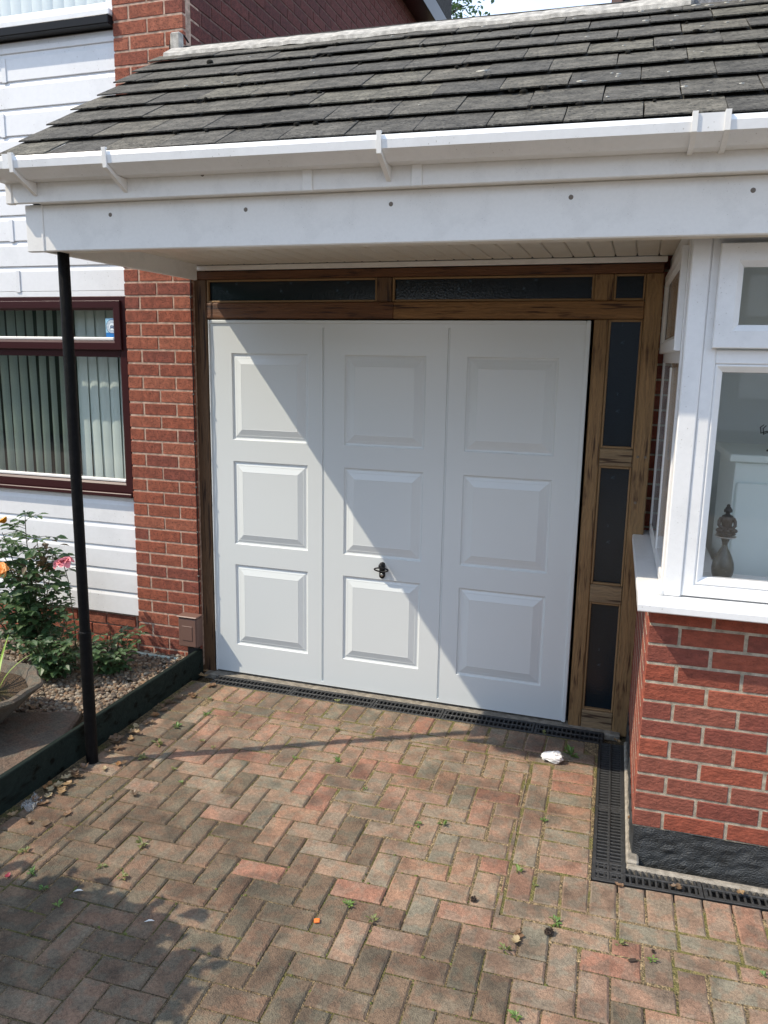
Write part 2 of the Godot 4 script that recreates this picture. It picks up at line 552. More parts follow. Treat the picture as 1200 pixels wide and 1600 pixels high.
func leafy(t: Array) -> StandardMaterial3D:
	var m := mat(lin(t[0], t[1], t[2]), 0.5)
	m.cull_mode = BaseMaterial3D.CULL_DISABLED
	m.backlight_enabled = true
	var top := maxf(t[0], maxf(t[1], t[2]))
	m.backlight = lin(t[0] / top * 0.16, t[1] / top * 0.16, t[2] / top * 0.16)
	return m

func pick(a: Array) -> Variant:
	return a[rng.randi() % a.size()]

# ---------------------------------------------------------------- paving
func ccw(p: PackedVector2Array) -> PackedVector2Array:
	var a := 0.0
	for k in p.size():
		a += p[k].cross(p[(k + 1) % p.size()])
	if a < 0.0:
		p.reverse()
	return p

func poly_area(p: PackedVector2Array) -> float:
	var a := 0.0
	for k in p.size():
		a += p[k].cross(p[(k + 1) % p.size()])
	return absf(a) * 0.5

func inset(p: PackedVector2Array, d: float) -> PackedVector2Array:
	var out := PackedVector2Array()
	var n := p.size()
	for k in n:
		var e0 := (p[k] - p[(k + n - 1) % n]).normalized()
		var e1 := (p[(k + 1) % n] - p[k]).normalized()
		var n0 := Vector2(-e0.y, e0.x)
		var n1 := Vector2(-e1.y, e1.x)
		var b := n0 + n1
		var l := b.length_squared()
		out.append(p[k] + (b * (2.0 * d / l) if l > 0.2 else n0 * d))
	return out

func clean(p: PackedVector2Array) -> PackedVector2Array:
	var out := PackedVector2Array()
	var n := p.size()
	for k in n:
		var a := p[k] - p[(k + n - 1) % n]
		var b := p[(k + 1) % n] - p[k]
		if a.length() > 0.004 and absf(a.normalized().cross(b.normalized())) > 0.02:
			out.append(p[k])
	return out

func slab_mesh(p: PackedVector2Array, thick: float, bev: float, wear := 0.0) -> Mesh:
	# a block seen from above: polygon in x-z, top at y = 0
	var outer := p
	if wear > 0.0:
		# split the long edges and let them wander a little, so that no two blocks are alike
		var q := PackedVector2Array()
		for k in p.size():
			var a := p[k]
			var b := p[(k + 1) % p.size()]
			q.append(a + Vector2(R(-wear, wear), R(-wear, wear)) * 0.5)
			if a.distance_to(b) > 0.06:
				var m := 3 if a.distance_to(b) > 0.13 else 2
				for j in range(1, m):
					q.append(a.lerp(b, (j + R(-0.2, 0.2)) / m) + Vector2(R(-wear, wear), R(-wear, wear)))
		outer = q
	var top := inset(outer, bev)
	var st := begin()
	var n := outer.size()
	for k in n:
		var a := outer[k]
		var b := outer[(k + 1) % n]
		var c := top[(k + 1) % n]
		var d := top[k]
		var o2 := (b - a).orthogonal()
		var o := Vector3(-o2.x, 0, -o2.y).normalized() * -1.0
		var mid := (a + b) * 0.5 + Vector2(o.x, o.z) * 0.001
		if Geometry2D.is_point_in_polygon(mid, outer):
			o = -o
		quad(st, Vector3(a.x, -bev * 0.8, a.y), Vector3(b.x, -bev * 0.8, b.y), Vector3(c.x, 0, c.y), Vector3(d.x, 0, d.y), o + Vector3.UP)
		quad(st, Vector3(a.x, -thick, a.y), Vector3(b.x, -thick, b.y), Vector3(b.x, -bev * 0.8, b.y), Vector3(a.x, -bev * 0.8, a.y), o)
	var ids := Geometry2D.triangulate_polygon(top)
	if ids.is_empty():
		ids = Geometry2D.triangulate_polygon(outer)
		top = outer
	for t in range(0, ids.size(), 3):
		tri(st, Vector3(top[ids[t]].x, 0, top[ids[t]].y), Vector3(top[ids[t + 1]].x, 0, top[ids[t + 1]].y), Vector3(top[ids[t + 2]].x, 0, top[ids[t + 2]].y), Vector3.UP)
	return st.commit()

func rect(x0: float, z0: float, x1: float, z1: float) -> PackedVector2Array:
	return PackedVector2Array([Vector2(x0, z0), Vector2(x1, z0), Vector2(x1, z1), Vector2(x0, z1)])

func paver(parent: Node3D, poly: PackedVector2Array, m: Material, xf := Transform3D(), gap := 0.0031) -> void:
	poly = inset(ccw(clean(poly)), gap)
	var c := Vector2()
	for v in poly:
		c += v / poly.size()
	var loc := PackedVector2Array()
	for v in poly:
		loc.append(v - c)
	var mesh := slab_mesh(loc, 0.042, 0.0068, 0.0013)
	var b := Basis.from_euler(Vector3(R(-0.010, 0.010), R(-0.008, 0.008), R(-0.008, 0.008)))
	part(parent, "paver", mesh, m, xf * Transform3D(b, Vector3(c.x, R(-0.0022, 0.0018), c.y)))

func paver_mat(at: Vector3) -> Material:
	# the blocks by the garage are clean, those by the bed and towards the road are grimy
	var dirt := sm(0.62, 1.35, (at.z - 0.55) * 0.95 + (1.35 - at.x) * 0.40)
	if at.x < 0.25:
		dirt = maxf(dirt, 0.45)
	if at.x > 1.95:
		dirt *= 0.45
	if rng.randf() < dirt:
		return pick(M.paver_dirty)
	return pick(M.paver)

func build_paving() -> void:
	var g := structure("ground")
	bx(g, "soil_base", Vector3(-30, -0.30, -30), Vector3(40, -0.046, 2.9), M.soil, 0.0)
	bx(g, "drive_surface", Vector3(-30, -0.30, 2.905), Vector3(40, -0.046, 9.0), mat(lin(0.20, 0.165, 0.13), 0.95), 0.0)
	bx(g, "road_surface", Vector3(-30, -0.30, 9.01), Vector3(40, -0.12, 60), M.tarmac, 0.0)
	var jm := mat(lin(0.74, 0.65, 0.50), 1.0, [M.soil.albedo_texture, M.soil.heightmap_texture], Vector3.ONE * 1.7, 0.8)
	M.joint = jm
	part(g, "joint_sand", slab_mesh(ccw(PackedVector2Array([Vector2(-0.08, 0.19), Vector2(2.30, 0.19), Vector2(2.33, 1.36), Vector2(3.6, 1.30), Vector2(3.6, 1.9), Vector2(2.3, 1.75), Vector2(1.7, 1.42), Vector2(0.9, 0.98), Vector2(0.3, 0.62), Vector2(-0.08, 0.6)])), 0.03, 0.001), jm, T(0, -0.0036, 0))
	part(g, "joint_soil", slab_mesh(ccw(PackedVector2Array([Vector2(-0.08, 0.6), Vector2(0.3, 0.62), Vector2(0.9, 0.98), Vector2(1.7, 1.42), Vector2(2.3, 1.75), Vector2(3.6, 1.9), Vector2(3.6, 2.88), Vector2(-0.08, 2.88)])), 0.03, 0.001), M.soil, T(0, -0.0068, 0))
	# ---- the edging courses
	var border := structure("paving_border")
	border.transform = TF
	var inv := TF.affine_inverse()
	var add := func(p: PackedVector2Array, parent: Node3D, world: bool) -> void:
		var q := PackedVector2Array()
		var c := Vector3()
		for v in p:
			var w := Vector3(v.x, 0, v.y)
			if world:
				w = inv * w
			q.append(Vector2(w.x, w.z))
			c += w / p.size()
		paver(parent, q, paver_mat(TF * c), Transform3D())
	var s := 0.0987
	for k in 24:
		var x := -0.03 + k * s
		if x + s < 2.31:
			add.call(rect(x, 0.197, x + s, 0.392), border, true)
	for k in 10:
		var x := 0.20 + k * 0.197
		add.call(rect(x, 0.393, minf(x + 0.197, 2.115), 0.489), border, true)
	# left: headers against the board, then a course of stretchers
	for k in 26:
		var w := -0.80 + k * s
		add.call(rect(-0.008 + w * -0.02, w, 0.187, w + s), border, false)
	for k in 13:
		var w := -0.708 + k * 0.197
		add.call(rect(0.188, w, 0.284, w + 0.197), border, false)
	# right: beside the channel
	for k in 10:
		var w := -0.805 + k * s
		add.call(rect(2.124, w, 2.318, w + s), border, false)
	for k in 5:
		var w := -0.642 + k * 0.2045
		add.call(rect(2.026, w, 2.122, w + 0.2045), border, false)
	for k in 13:
		var u := 2.124 + k * s
		add.call(PackedVector2Array([Vector2(u, 0.184 - (u - 2.3) * 0.03), Vector2(u + s, 0.184 - (u + s - 2.3) * 0.03), Vector2(u + s, 0.377), Vector2(u, 0.377)]), border, false)
	for k in 7:
		var u := 2.026 + k * 0.197
		add.call(rect(u, 0.379, u + 0.197, 0.474), border, false)
	# ---- herringbone field, cut where it meets the edging
	var field := structure("paving")
	field.transform = TF
	var region := ccw(PackedVector2Array([Vector2(0.286, -0.703), Vector2(2.024, -0.650), Vector2(2.024, 0.476), Vector2(3.15, 0.476), Vector2(3.15, 1.55), Vector2(0.286, 1.55)]))
	var p := 0.0985
	for j in range(-10, 34):
		for i in range(-16, 32):
			var v := posmod(i - j, 4)
			var r: PackedVector2Array
			var o := Vector2(0.922 + i * p, -0.432 + j * p)
			if v == 0:
				r = rect(o.x, o.y, o.x + 2 * p, o.y + p)
			elif v == 2:
				r = rect(o.x, o.y - p, o.x + p, o.y + p)
			else:
				continue
			for piece in Geometry2D.intersect_polygons(ccw(r), region):
				if poly_area(piece) < 0.0009:
					continue
				# out of the picture: past the lower left corner
				var c := Vector2()
				for q in piece:
					c += q / piece.size()
				var cw := TF * Vector3(c.x, 0, c.y)
				if cw.z > 2.55 - 0.343 * (cw.x - 0.749) + 0.2 or cw.z > 1.662 + 1.056 * (cw.x + 0.092) + 0.35:
					continue
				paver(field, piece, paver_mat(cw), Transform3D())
	# the cement between the door and its channel, and beside the bay
	var th := thing("door_threshold", "rough cement strip under the white garage door", "threshold")
	bx(th, "cement", Vector3(-0.06, -0.045, -0.05), Vector3(2.40, -0.012, 0.048), M.cement, 0.004)
	var cf := thing("cement_fillet", "grey cement fillet between the black channel and the bay plinth", "cement edge", TF)
	bx(cf, "cement", Vector3(2.452, -0.045, -1.0), Vector3(2.50, 0.006, 0.03), M.cement, 0.008)
	bx(cf, "cement", Vector3(2.452, -0.045, 0.032), Vector3(3.5, -0.001, 0.062), M.cement, 0.008)

# a drain channel: trough and gratings along x
func channel(label: String, xf: Transform3D, length: float, width: float, starts: Array) -> void:
	var d := thing("drain_channel", label, "drain channel", xf, "black drain channels round the paving")
	var st := begin()
	add_box(st, T(length / 2, -0.0435, width / 2), Vector3(length, 0.005, width), 0.0)
	add_box(st, T(length / 2, -0.023, 0.003), Vector3(length, 0.036, 0.006), 0.0)
	add_box(st, T(length / 2, -0.023, width - 0.003), Vector3(length, 0.036, 0.006), 0.0)
	part(d, "trough", st.commit(), M.black_plastic)
	for k in starts.size():
		var x0: float = starts[k] + 0.0015
		var x1: float = (starts[k + 1] if k + 1 < starts.size() else length) - 0.0015
		var g := begin()
		var L := x1 - x0
		for e in [[0.0, 0.018], [width / 2 - 0.0055, 0.011], [width - 0.018, 0.018]]:
			add_box(g, T(x0 + L / 2, -0.009, e[0] + e[1] / 2), Vector3(L, 0.012, e[1]), 0.0025)
		var n := int(round(L / 0.0235))
		for b in n + 1:
			var wide := 0.014 if b == 0 or b == n else 0.0085
			add_box(g, T(clampf(x0 + L * b / n, x0 + 0.007, x1 - 0.007), -0.0105, width / 2), Vector3(wide, 0.0105, width - 0.01), 0.002)
		part(d, "grating", g.commit(), M.grate)

# ---------------------------------------------------------------- brickwork
# bricks on a plane: xf maps (along, up, out); the face stands proud of the mortar
func brick_at(parent: Node3D, xf: Transform3D, along: float, up: float, length: float, mats: Array, hgt := 0.0655, deep := 0.030, loose := 1.0) -> void:
	var l := snappedf(length, 0.004)
	var m := box_mesh(Vector3(l, hgt, deep), 0.0028)
	var b := Basis.from_euler(Vector3(R(-0.010, 0.010) * loose, R(-0.005, 0.005) * loose, R(-0.006, 0.006)))
	part(parent, "brick", m, pick(mats), xf * Transform3D(b, Vector3(along + length / 2, up + hgt / 2 + 0.0045, -deep / 2 + R(-0.0003, 0.0014) * loose)))

# ---------------------------------------------------------------- windows
func frame_rect(st: SurfaceTool, x0: float, y0: float, x1: float, y1: float, z0: float, z1: float, w: float, bevel: float) -> void:
	# a mitred frame whose inner edge slopes back by bevel
	var o := [Vector2(x0, y0), Vector2(x1, y0), Vector2(x1, y1), Vector2(x0, y1)]
	var c := Vector2((x0 + x1) / 2, (y0 + y1) / 2)
	var ins := func(d: float) -> Array: return [Vector2(x0 + d, y0 + d), Vector2(x1 - d, y0 + d), Vector2(x1 - d, y1 - d), Vector2(x0 + d, y1 - d)]
	var rings := [[ins.call(0.0), z0], [ins.call(0.0), z1 - 0.003], [ins.call(0.003), z1], [ins.call(w - bevel), z1], [ins.call(w), z1 - bevel * 1.0], [ins.call(w), z0]]
	for r in rings.size() - 1:
		for k in 4:
			var a: Vector2 = rings[r][0][k]
			var b: Vector2 = rings[r][0][(k + 1) % 4]
			var e: Vector2 = rings[r + 1][0][(k + 1) % 4]
			var f: Vector2 = rings[r + 1][0][k]
			var side := ((a + b) * 0.5 - c).normalized()
			var out := Vector3(side.x, side.y, 0) if r < 2 else (Vector3(0, 0, 1) if r == 2 else Vector3(-side.x, -side.y, 0.6 if r == 3 else 0.0))
			if r == 1:
				out.z = 1.0
			quad(st, Vector3(a.x, a.y, rings[r][1]), Vector3(b.x, b.y, rings[r][1]), Vector3(e.x, e.y, rings[r + 1][1]), Vector3(f.x, f.y, rings[r + 1][1]), out)

# ---------------------------------------------------------------- garage: door, timber frame, porch roof
func build_garage() -> void:
	var g := thing("garage", "garage with white panelled door in a timber frame under a slate lean-to porch", "garage")
	# ---- shell behind the door
	var shell := begin()
	add_box(shell, T(-0.19, 1.22, -2.35), Vector3(0.10, 2.40, 4.5), 0.0)
	add_box(shell, T(2.44, 1.22, -2.42), Vector3(0.06, 2.40, 4.4), 0.0)
	add_box(shell, T(1.15, 1.22, -4.62), Vector3(2.5, 2.40, 0.08), 0.0)
	add_box(shell, T(1.15, 2.45, -2.35), Vector3(2.7, 0.05, 4.6), 0.0)
	part(g, "inner_wall", shell.commit(), M.garage_dark)
	bx(g, "floor_slab", Vector3(-0.1, -0.04, -4.6), Vector3(2.40, -0.01, -0.052), M.garage_dark, 0.0)
	bx(g, "flat_roof", Vector3(-0.06, 3.36, -4.7), Vector3(2.42, 3.45, 0.02), M.felt, 0.004)
	var cheek := begin()
	add_box(cheek, T(2.40, 2.9, -2.3), Vector3(0.05, 0.85, 4.5), 0.0)
	add_box(cheek, T(1.2, 2.9, -4.6), Vector3(2.4, 0.85, 0.05), 0.0)
	part(g, "upper_wall", cheek.commit(), M.garage_dark)
	# ---- porch roof: the wedge of timber under the slates, then every slate
	var t := tan(deg_to_rad(32.5))
	var wedge := sweep_mesh([Vector2(0.166, 2.492), Vector2(0.166, 2.600), Vector2(-1.10, 2.600 + 1.266 * t), Vector2(-1.10, 2.422), Vector2(0.115, 2.422), Vector2(0.115, 2.492)], -0.024, 3.7)
	var roof := part(g, "roof", wedge, M.garage_dark, TF)
	var eaves := [[2.625, 0.246], [2.722, 0.094], [2.832, -0.079], [2.936, -0.243], [3.043, -0.412], [3.143, -0.570], [3.242, -0.726], [3.335, -0.872]]
	var sw := 0.2405
	for c in eaves.size():
		var off := -0.09 - (0.0 if c % 2 == 0 else sw * 0.5) + R(-0.02, 0.02)
		var k := 0
		while off + k * sw < 3.6:
			var u0 := maxf(off + k * sw, -0.09)
			var u1 := off + (k + 1) * sw
			k += 1
			if u1 - u0 < 0.03:
				continue
			var len := 0.27 if c < 7 else 0.13
			var q := PackedVector2Array([Vector2(-(u1 - u0) / 2 + 0.0015, 0), Vector2((u1 - u0) / 2 - 0.0015, R(-0.002, 0.002)), Vector2((u1 - u0) / 2 - 0.0015, -len), Vector2(-(u1 - u0) / 2 + 0.0015, -len)])
			var m := slab_mesh(ccw(q), 0.0055, 0.0012, 0.0016)
			var e: Array = eaves[c]
			var b := Basis.from_euler(Vector3(deg_to_rad(27.6) + R(-0.009, 0.009), R(-0.004, 0.004), R(-0.005, 0.005)))
			part(roof, "slate", m, pick(M.slate), Transform3D(b, Vector3((u0 + u1) / 2, e[0] + 0.017 + R(-0.002, 0.003), e[1] + 0.006)))
	# moss in the laps, one bigger cushion, and pale droppings
	var ms := begin()
	for k in 90:
		var c := rng.randi_range(1, 7)
		var e: Array = eaves[c]
		var r := R(0.004, 0.011)
		add_ball(ms, Vector3(R(-0.05, 3.3), e[0] + R(0.000, 0.012), e[1] + 0.012 + R(-0.005, 0.004)), Vector3(r * R(0.8, 1.8), r * 0.7, r), Basis(), 4, 6)
	add_ball(ms, Vector3(0.33, 3.270, -0.735), Vector3(0.018, 0.014, 0.014), Basis(), 6, 8)
	part(roof, "moss", ms.commit(), M.moss)
	var lt := begin()
	for k in 46:
		var big := R(0.003, 0.011)
		var u := R(0.2, 3.2) if k < 14 else R(1.9, 3.2)
		var c := rng.randi_range(1, 7)
		var f := R(0.015, 0.13)
		add_ball(lt, Vector3(u, eaves[c][0] + 0.0178 + f * sin(deg_to_rad(27.6)), eaves[c][1] + 0.006 - f * cos(deg_to_rad(27.6))), Vector3(big * R(0.8, 2.0), 0.0016, big), Basis(Vector3.RIGHT, deg_to_rad(27.6)), 4, 8)
	for p in [[1.72, 0.46, 0.036, 0.014], [2.42, 0.86, 0.012, 0.010], [2.50, 0.95, 0.022, 0.012], [2.36, 0.96, 0.012, 0.010], [2.62, 0.93, 0.012, 0.008], [2.30, 0.80, 0.016, 0.012], [2.10, 0.26, 0.020, 0.008], [1.60, 0.93, 0.010, 0.006], [2.75, 0.80, 0.020, 0.01], [2.28, 0.92, 0.014, 0.007], [2.55, 0.90, 0.02, 0.006], [1.18, 0.9, 0.008, 0.006], [0.55, 0.5, 0.006, 0.005]]:
		var c := clampi(int(p[1] * 8.0), 1, 7)
		var e: Array = eaves[c]
		var f := fposmod(p[1] * 8.0, 1.0) * 0.10 + 0.02
		add_ball(lt, Vector3(p[0], e[0] + 0.0178 + f * sin(deg_to_rad(27.6)), e[1] + 0.006 - f * cos(deg_to_rad(27.6))), Vector3(p[2], 0.0022, p[3]), Basis(Vector3.RIGHT, deg_to_rad(27.6)), 4, 9)
	part(roof, "lichen_patch", lt.commit(), M.lichen)
	# flashing along the top: a wavy mortared strip, and the dark lip of the flat roof behind it
	var fl := begin()
	var steps := 40
	var prev := []
	for k in steps + 1:
		var u := -0.05 + 2.53 * k / steps
		var a := R(-0.004, 0.004)
		var rise := 0.018 * sm(2.2, 2.48, u)
		var row := [Vector3(u, 3.398 + a + rise * 0.0, -0.952), Vector3(u, 3.418 + a, -0.958), Vector3(u, 3.470 + a * 0.6 + rise, -1.045), Vector3(u, 3.486 + a * 0.5 + rise, -1.085), Vector3(u, 3.40, -1.10)]
		if k > 0:
			for j in 4:
				quad(fl, prev[j], row[j], row[j + 1], prev[j + 1], Vector3(0, 1, 0.7) if j < 3 else Vector3(0, 0, -1))
		prev = row
	part(roof, "flashing", fl.commit(), M.lead)
	bx(roof, "roof_edge", Vector3(-0.06, 3.40, -1.155), Vector3(2.50, 3.504, -1.112), M.felt, 0.006)
	bx(roof, "lead_upstand", Vector3(-0.085, 3.44, -1.125), Vector3(-0.025, 3.565, -1.080), M.lead, 0.008)
	# ---- fascia, beam, gutter
	var fascia := part(g, "fascia", box_mesh(Vector3(3.72, 0.122, 0.020), 0.003), M.upvc_dirty, TF * T(1.782, 2.543, 0.178))
	var c0 := Vector3(1.782, 2.543, 0.178)
	for u in [1.193, 1.590]:
		part(fascia, "joint_cover", box_mesh(Vector3(0.038, 0.125, 0.009), 0.0025), M.upvc_dirty, T(u - c0.x, 0.0, 0.0140))
	part(fascia, "end_cover", box_mesh(Vector3(0.030, 0.125, 0.028), 0.003), M.upvc_dirty, T(-0.075 - c0.x, 0.0, 0.001))
	for u in [0.78, 1.996]:
		part(fascia, "screw", screw_mesh(), M.screw, E(Vector3(90, 0, 0), Vector3(u - c0.x, 0.012, 0.0105)))
	var beam := part(g, "beam_cover", box_mesh(Vector3(3.66, 0.178, 0.018), 0.004), M.upvc_dirty, TF * T(1.868, 2.394, 0.131))
	for u in [0.35, 0.928, 1.486, 2.102, 2.654]:
		part(beam, "screw", screw_mesh(), M.screw, E(Vector3(90, 0, 0), Vector3(u - 1.868, 0.042, 0.0095)))
	part(beam, "corner_cap", box_mesh(Vector3(0.082, 0.180, 0.026), 0.003), M.upvc_dirty, T(-0.001 - 1.868, 0.0, 0.0005))
	part(beam, "underside", box_mesh(Vector3(3.64, 0.012, 0.10), 0.002), M.soffit, T(0.008, -0.076, -0.0595))
	part(fascia, "return_lip", box_mesh(Vector3(3.66, 0.005, 0.062), 0.001), M.upvc_dirty, T(1.868 - c0.x, 2.4862 - c0.y, 0.138 - c0.z))
	part(g, "bearer", box_mesh(Vector3(3.6, 0.10, 0.07), 0.0), M.garage_dark, TF * T(1.86, 2.445, 0.08))
	# a square-line gutter, open at the top
	var og := [Vector2(0.190, 2.607), Vector2(0.190, 2.550), Vector2(0.250, 2.550), Vector2(0.309, 2.578), Vector2(0.3125, 2.605), Vector2(0.302, 2.622), Vector2(0.298, 2.622), Vector2(0.302, 2.583), Vector2(0.247, 2.556), Vector2(0.194, 2.556), Vector2(0.194, 2.607)]
	var gst := begin()
	sweep_x(gst, og, 0.045, 2.452)
	sweep_x(gst, og, 2.530, 3.66)
	sweep_x(gst, og, -0.10, 0.030)
	var gut := part(g, "gutter", gst.commit(), M.upvc, TF * E(Vector3(0, 0, -0.25), Vector3(0, 0.006, 0)))
	var ring := func(grow: float, x0: float, x1: float) -> Mesh:
		var a := [Vector2(0.186, 2.612), Vector2(0.186, 2.549 - grow), Vector2(0.2505, 2.549 - grow), Vector2(0.310 + grow, 2.576), Vector2(0.313 + grow, 2.624 + grow), Vector2(0.300, 2.624 + grow), Vector2(0.300, 2.585), Vector2(0.247, 2.558), Vector2(0.195, 2.558), Vector2(0.195, 2.612)]
		return sweep_mesh(a, x0, x1)
	part(gut, "connector", ring.call(0.002, 2.440, 2.542), M.upvc)
	part(gut, "connector_band", ring.call(0.008, 2.436, 2.452), M.upvc_dirty)
	part(gut, "connector_band", ring.call(0.008, 2.526, 2.542), M.upvc_dirty)
	part(gut, "corner_joint", ring.call(0.003, 0.0, 0.046), M.upvc)
	for u in [0.040, 0.445, 1.480]:
		# an arm from the fascia under the gutter, hooked over its front lip
		var b := begin()
		var pr := [Vector2(0.189, 2.500), Vector2(0.197, 2.505), Vector2(0.262, 2.536), Vector2(0.315, 2.562), Vector2(0.322, 2.630), Vector2(0.308, 2.632), Vector2(0.308, 2.625), Vector2(0.3145, 2.624), Vector2(0.3105, 2.5765), Vector2(0.2505, 2.5485), Vector2(0.189, 2.548)]
		sweep_x(b, pr, u - 0.008, u + 0.008)
		part(gut, "bracket", b.commit(), M.upvc_dirty)
	# ---- soffit of narrow boards running back to the frame
	var sof := part(g, "soffit", box_mesh(Vector3(2.56, 0.008, 1.24), 0.0), M.soffit, T(1.20, 2.416, 0.64))
	var x := -0.045
	while x < 2.46:
		part(sof, "soffit_board", box_mesh(Vector3(0.0945, 0.012, 1.235), 0.005), M.soffit, T(x + 0.049 - 1.20, -0.0095, 0.0))
		x += 0.098
	bx(g, "soffit_trim", Vector3(-0.10, 2.372, 0.004), Vector3(2.445, 2.399, 0.026), M.upvc_dirty, 0.004)
	bx(g, "side_fascia", Vector3(-0.046, 2.316, 0.06), Vector3(-0.028, 2.478, 1.296), M.upvc_dirty, 0.003)
	# ---- timber frame with panes
	var fr := part(g, "timber_frame", box_mesh(Vector3(2.53, 0.044, 0.07), 0.003), M.wood_rail_dark, T(1.168, 2.3475, -0.034))
	var fo := Vector3(1.168, 2.3475, -0.034)
	var rail := func(called: String, a: Vector3, b: Vector3, m: Material) -> void:
		part(fr, called, box_mesh((b - a).abs(), 0.0045), m, T((a.x + b.x) / 2 - fo.x, (a.y + b.y) / 2 - fo.y, (a.z + b.z) / 2 - fo.z))
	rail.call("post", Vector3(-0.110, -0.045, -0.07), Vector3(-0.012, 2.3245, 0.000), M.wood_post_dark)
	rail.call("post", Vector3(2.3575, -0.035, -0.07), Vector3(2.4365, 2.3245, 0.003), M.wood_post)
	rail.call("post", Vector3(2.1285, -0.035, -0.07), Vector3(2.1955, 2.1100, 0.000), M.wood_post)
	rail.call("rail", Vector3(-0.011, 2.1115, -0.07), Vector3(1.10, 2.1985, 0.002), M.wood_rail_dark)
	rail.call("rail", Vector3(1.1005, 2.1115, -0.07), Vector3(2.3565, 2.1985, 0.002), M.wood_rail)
	rail.call("rail", Vector3(2.1965, 1.396, -0.07), Vector3(2.3565, 1.483, 0.000), M.wood_rail_pale)
	rail.call("rail", Vector3(2.1965, 0.684, -0.07), Vector3(2.3565, 0.777, 0.000), M.wood_rail_pale)
	rail.call("rail", Vector3(2.1965, -0.035, -0.07), Vector3(2.3565, 0.083, 0.000), M.wood_rail_pale)
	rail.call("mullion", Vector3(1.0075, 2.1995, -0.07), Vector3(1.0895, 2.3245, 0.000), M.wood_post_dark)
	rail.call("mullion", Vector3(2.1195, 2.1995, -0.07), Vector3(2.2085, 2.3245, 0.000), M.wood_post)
	for p in [[-0.011, 2.1995, 1.0065, 2.3245], [1.0905, 2.1995, 2.1185, 2.3245], [2.2095, 2.1995, 2.3565, 2.3245], [2.1965, 1.484, 2.3565, 2.1105], [2.1965, 0.778, 2.3565, 1.395], [2.1965, 0.084, 2.3565, 0.683]]:
		part(fr, "pane", box_mesh(Vector3(p[2] - p[0], p[3] - p[1], 0.006), 0.0), M.glass_obscure, T((p[0] + p[2]) / 2 - fo.x, (p[1] + p[3]) / 2 - fo.y, -0.034 - fo.z))
		var gb := begin()
		var w := 0.011
		for s in [[p[0] + w / 2, (p[1] + p[3]) / 2, w, p[3] - p[1]], [p[2] - w / 2, (p[1] + p[3]) / 2, w, p[3] - p[1]], [(p[0] + p[2]) / 2, p[1] + w / 2, p[2] - p[0] - 2 * w, w], [(p[0] + p[2]) / 2, p[3] - w / 2, p[2] - p[0] - 2 * w, w]]:
			add_box(gb, T(s[0] - fo.x, s[1] - fo.y, -0.020 - fo.z), Vector3(s[2], s[3], 0.022), 0.003)
		part(fr, "glazing_bead", gb.commit(), M.wood_bead)
	part(fr, "bolt_cover", lathe_mesh([Vector2(0, 0.004), Vector2(0.006, 0.003), Vector2(0.007, 0.0)], 10), M.screw, E(Vector3(90, 0, 0), Vector3(2.38 - fo.x, 1.45 - fo.y, 0.003 - fo.z)))
	part(fr, "bolt_cover", lathe_mesh([Vector2(0, 0.004), Vector2(0.006, 0.003), Vector2(0.007, 0.0)], 10), M.screw, E(Vector3(90, 0, 0), Vector3(2.415 - fo.x, 1.45 - fo.y, 0.003 - fo.z)))
	part(fr, "bolt_cover", lathe_mesh([Vector2(0, 0.004), Vector2(0.006, 0.003), Vector2(0.007, 0.0)], 10), M.screw, E(Vector3(90, 0, 0), Vector3(2.385 - fo.x, 1.22 - fo.y, 0.003 - fo.z)))
	# ---- the up-and-over door: leaf with pressed panels
	var cols := [[0.143, 0.612], [0.830, 1.288], [1.505, 1.972]]
	var rows := [[0.183, 0.686], [0.810, 1.307], [1.430, 1.922]]
	var leaf := begin()
	var xs := [0.004]
	for c in cols:
		xs.append_array(c)
	xs.append(2.109)
	var ys := [0.004]
	for r in rows:
		ys.append_array(r)
	ys.append(2.098)
	var grooves := [0.7055, 1.4065]
	# vertical stiles with pressed grooves
	for k in range(0, xs.size() - 1, 2):
		var cut := [xs[k], xs[k + 1]]
		for gx in grooves:
			if gx > xs[k] and gx < xs[k + 1]:
				cut = [xs[k], gx - 0.0065, gx - 0.0035, gx + 0.0035, gx + 0.0065, xs[k + 1]]
		for j in cut.size() - 1:
			var z0 := 0.0
			var z1 := 0.0
			if cut.size() > 2 and j == 1:
				z1 = -0.007
			if cut.size() > 2 and j == 2:
				z0 = -0.007
				z1 = -0.007
			if cut.size() > 2 and j == 3:
				z0 = -0.007
			var ya := 0.028 if cut.size() > 2 and j > 0 and j < 4 else 0.004
			var yb := 2.062 if cut.size() > 2 and j > 0 and j < 4 else 2.098
			quad(leaf, Vector3(cut[j], ya, z0), Vector3(cut[j + 1], ya, z1), Vector3(cut[j + 1], yb, z1), Vector3(cut[j], yb, z0), Vector3(0, 0, 1))
			if ya > 0.01:
				quad(leaf, Vector3(cut[j], 0.004, 0), Vector3(cut[j + 1], 0.004, 0), Vector3(cut[j + 1], ya - 0.004, 0), Vector3(cut[j], ya - 0.004, 0), Vector3(0, 0, 1))
				quad(leaf, Vector3(cut[j], ya - 0.004, 0), Vector3(cut[j + 1], ya - 0.004, 0), Vector3(cut[j + 1], ya, z1), Vector3(cut[j], ya, z0), Vector3(0, 0, 1))
				quad(leaf, Vector3(cut[j], yb, z0), Vector3(cut[j + 1], yb, z1), Vector3(cut[j + 1], yb + 0.004, 0), Vector3(cut[j], yb + 0.004, 0), Vector3(0, 0, 1))
				quad(leaf, Vector3(cut[j], yb + 0.004, 0), Vector3(cut[j + 1], yb + 0.004, 0), Vector3(cut[j + 1], 2.098, 0), Vector3(cut[j], 2.098, 0), Vector3(0, 0, 1))
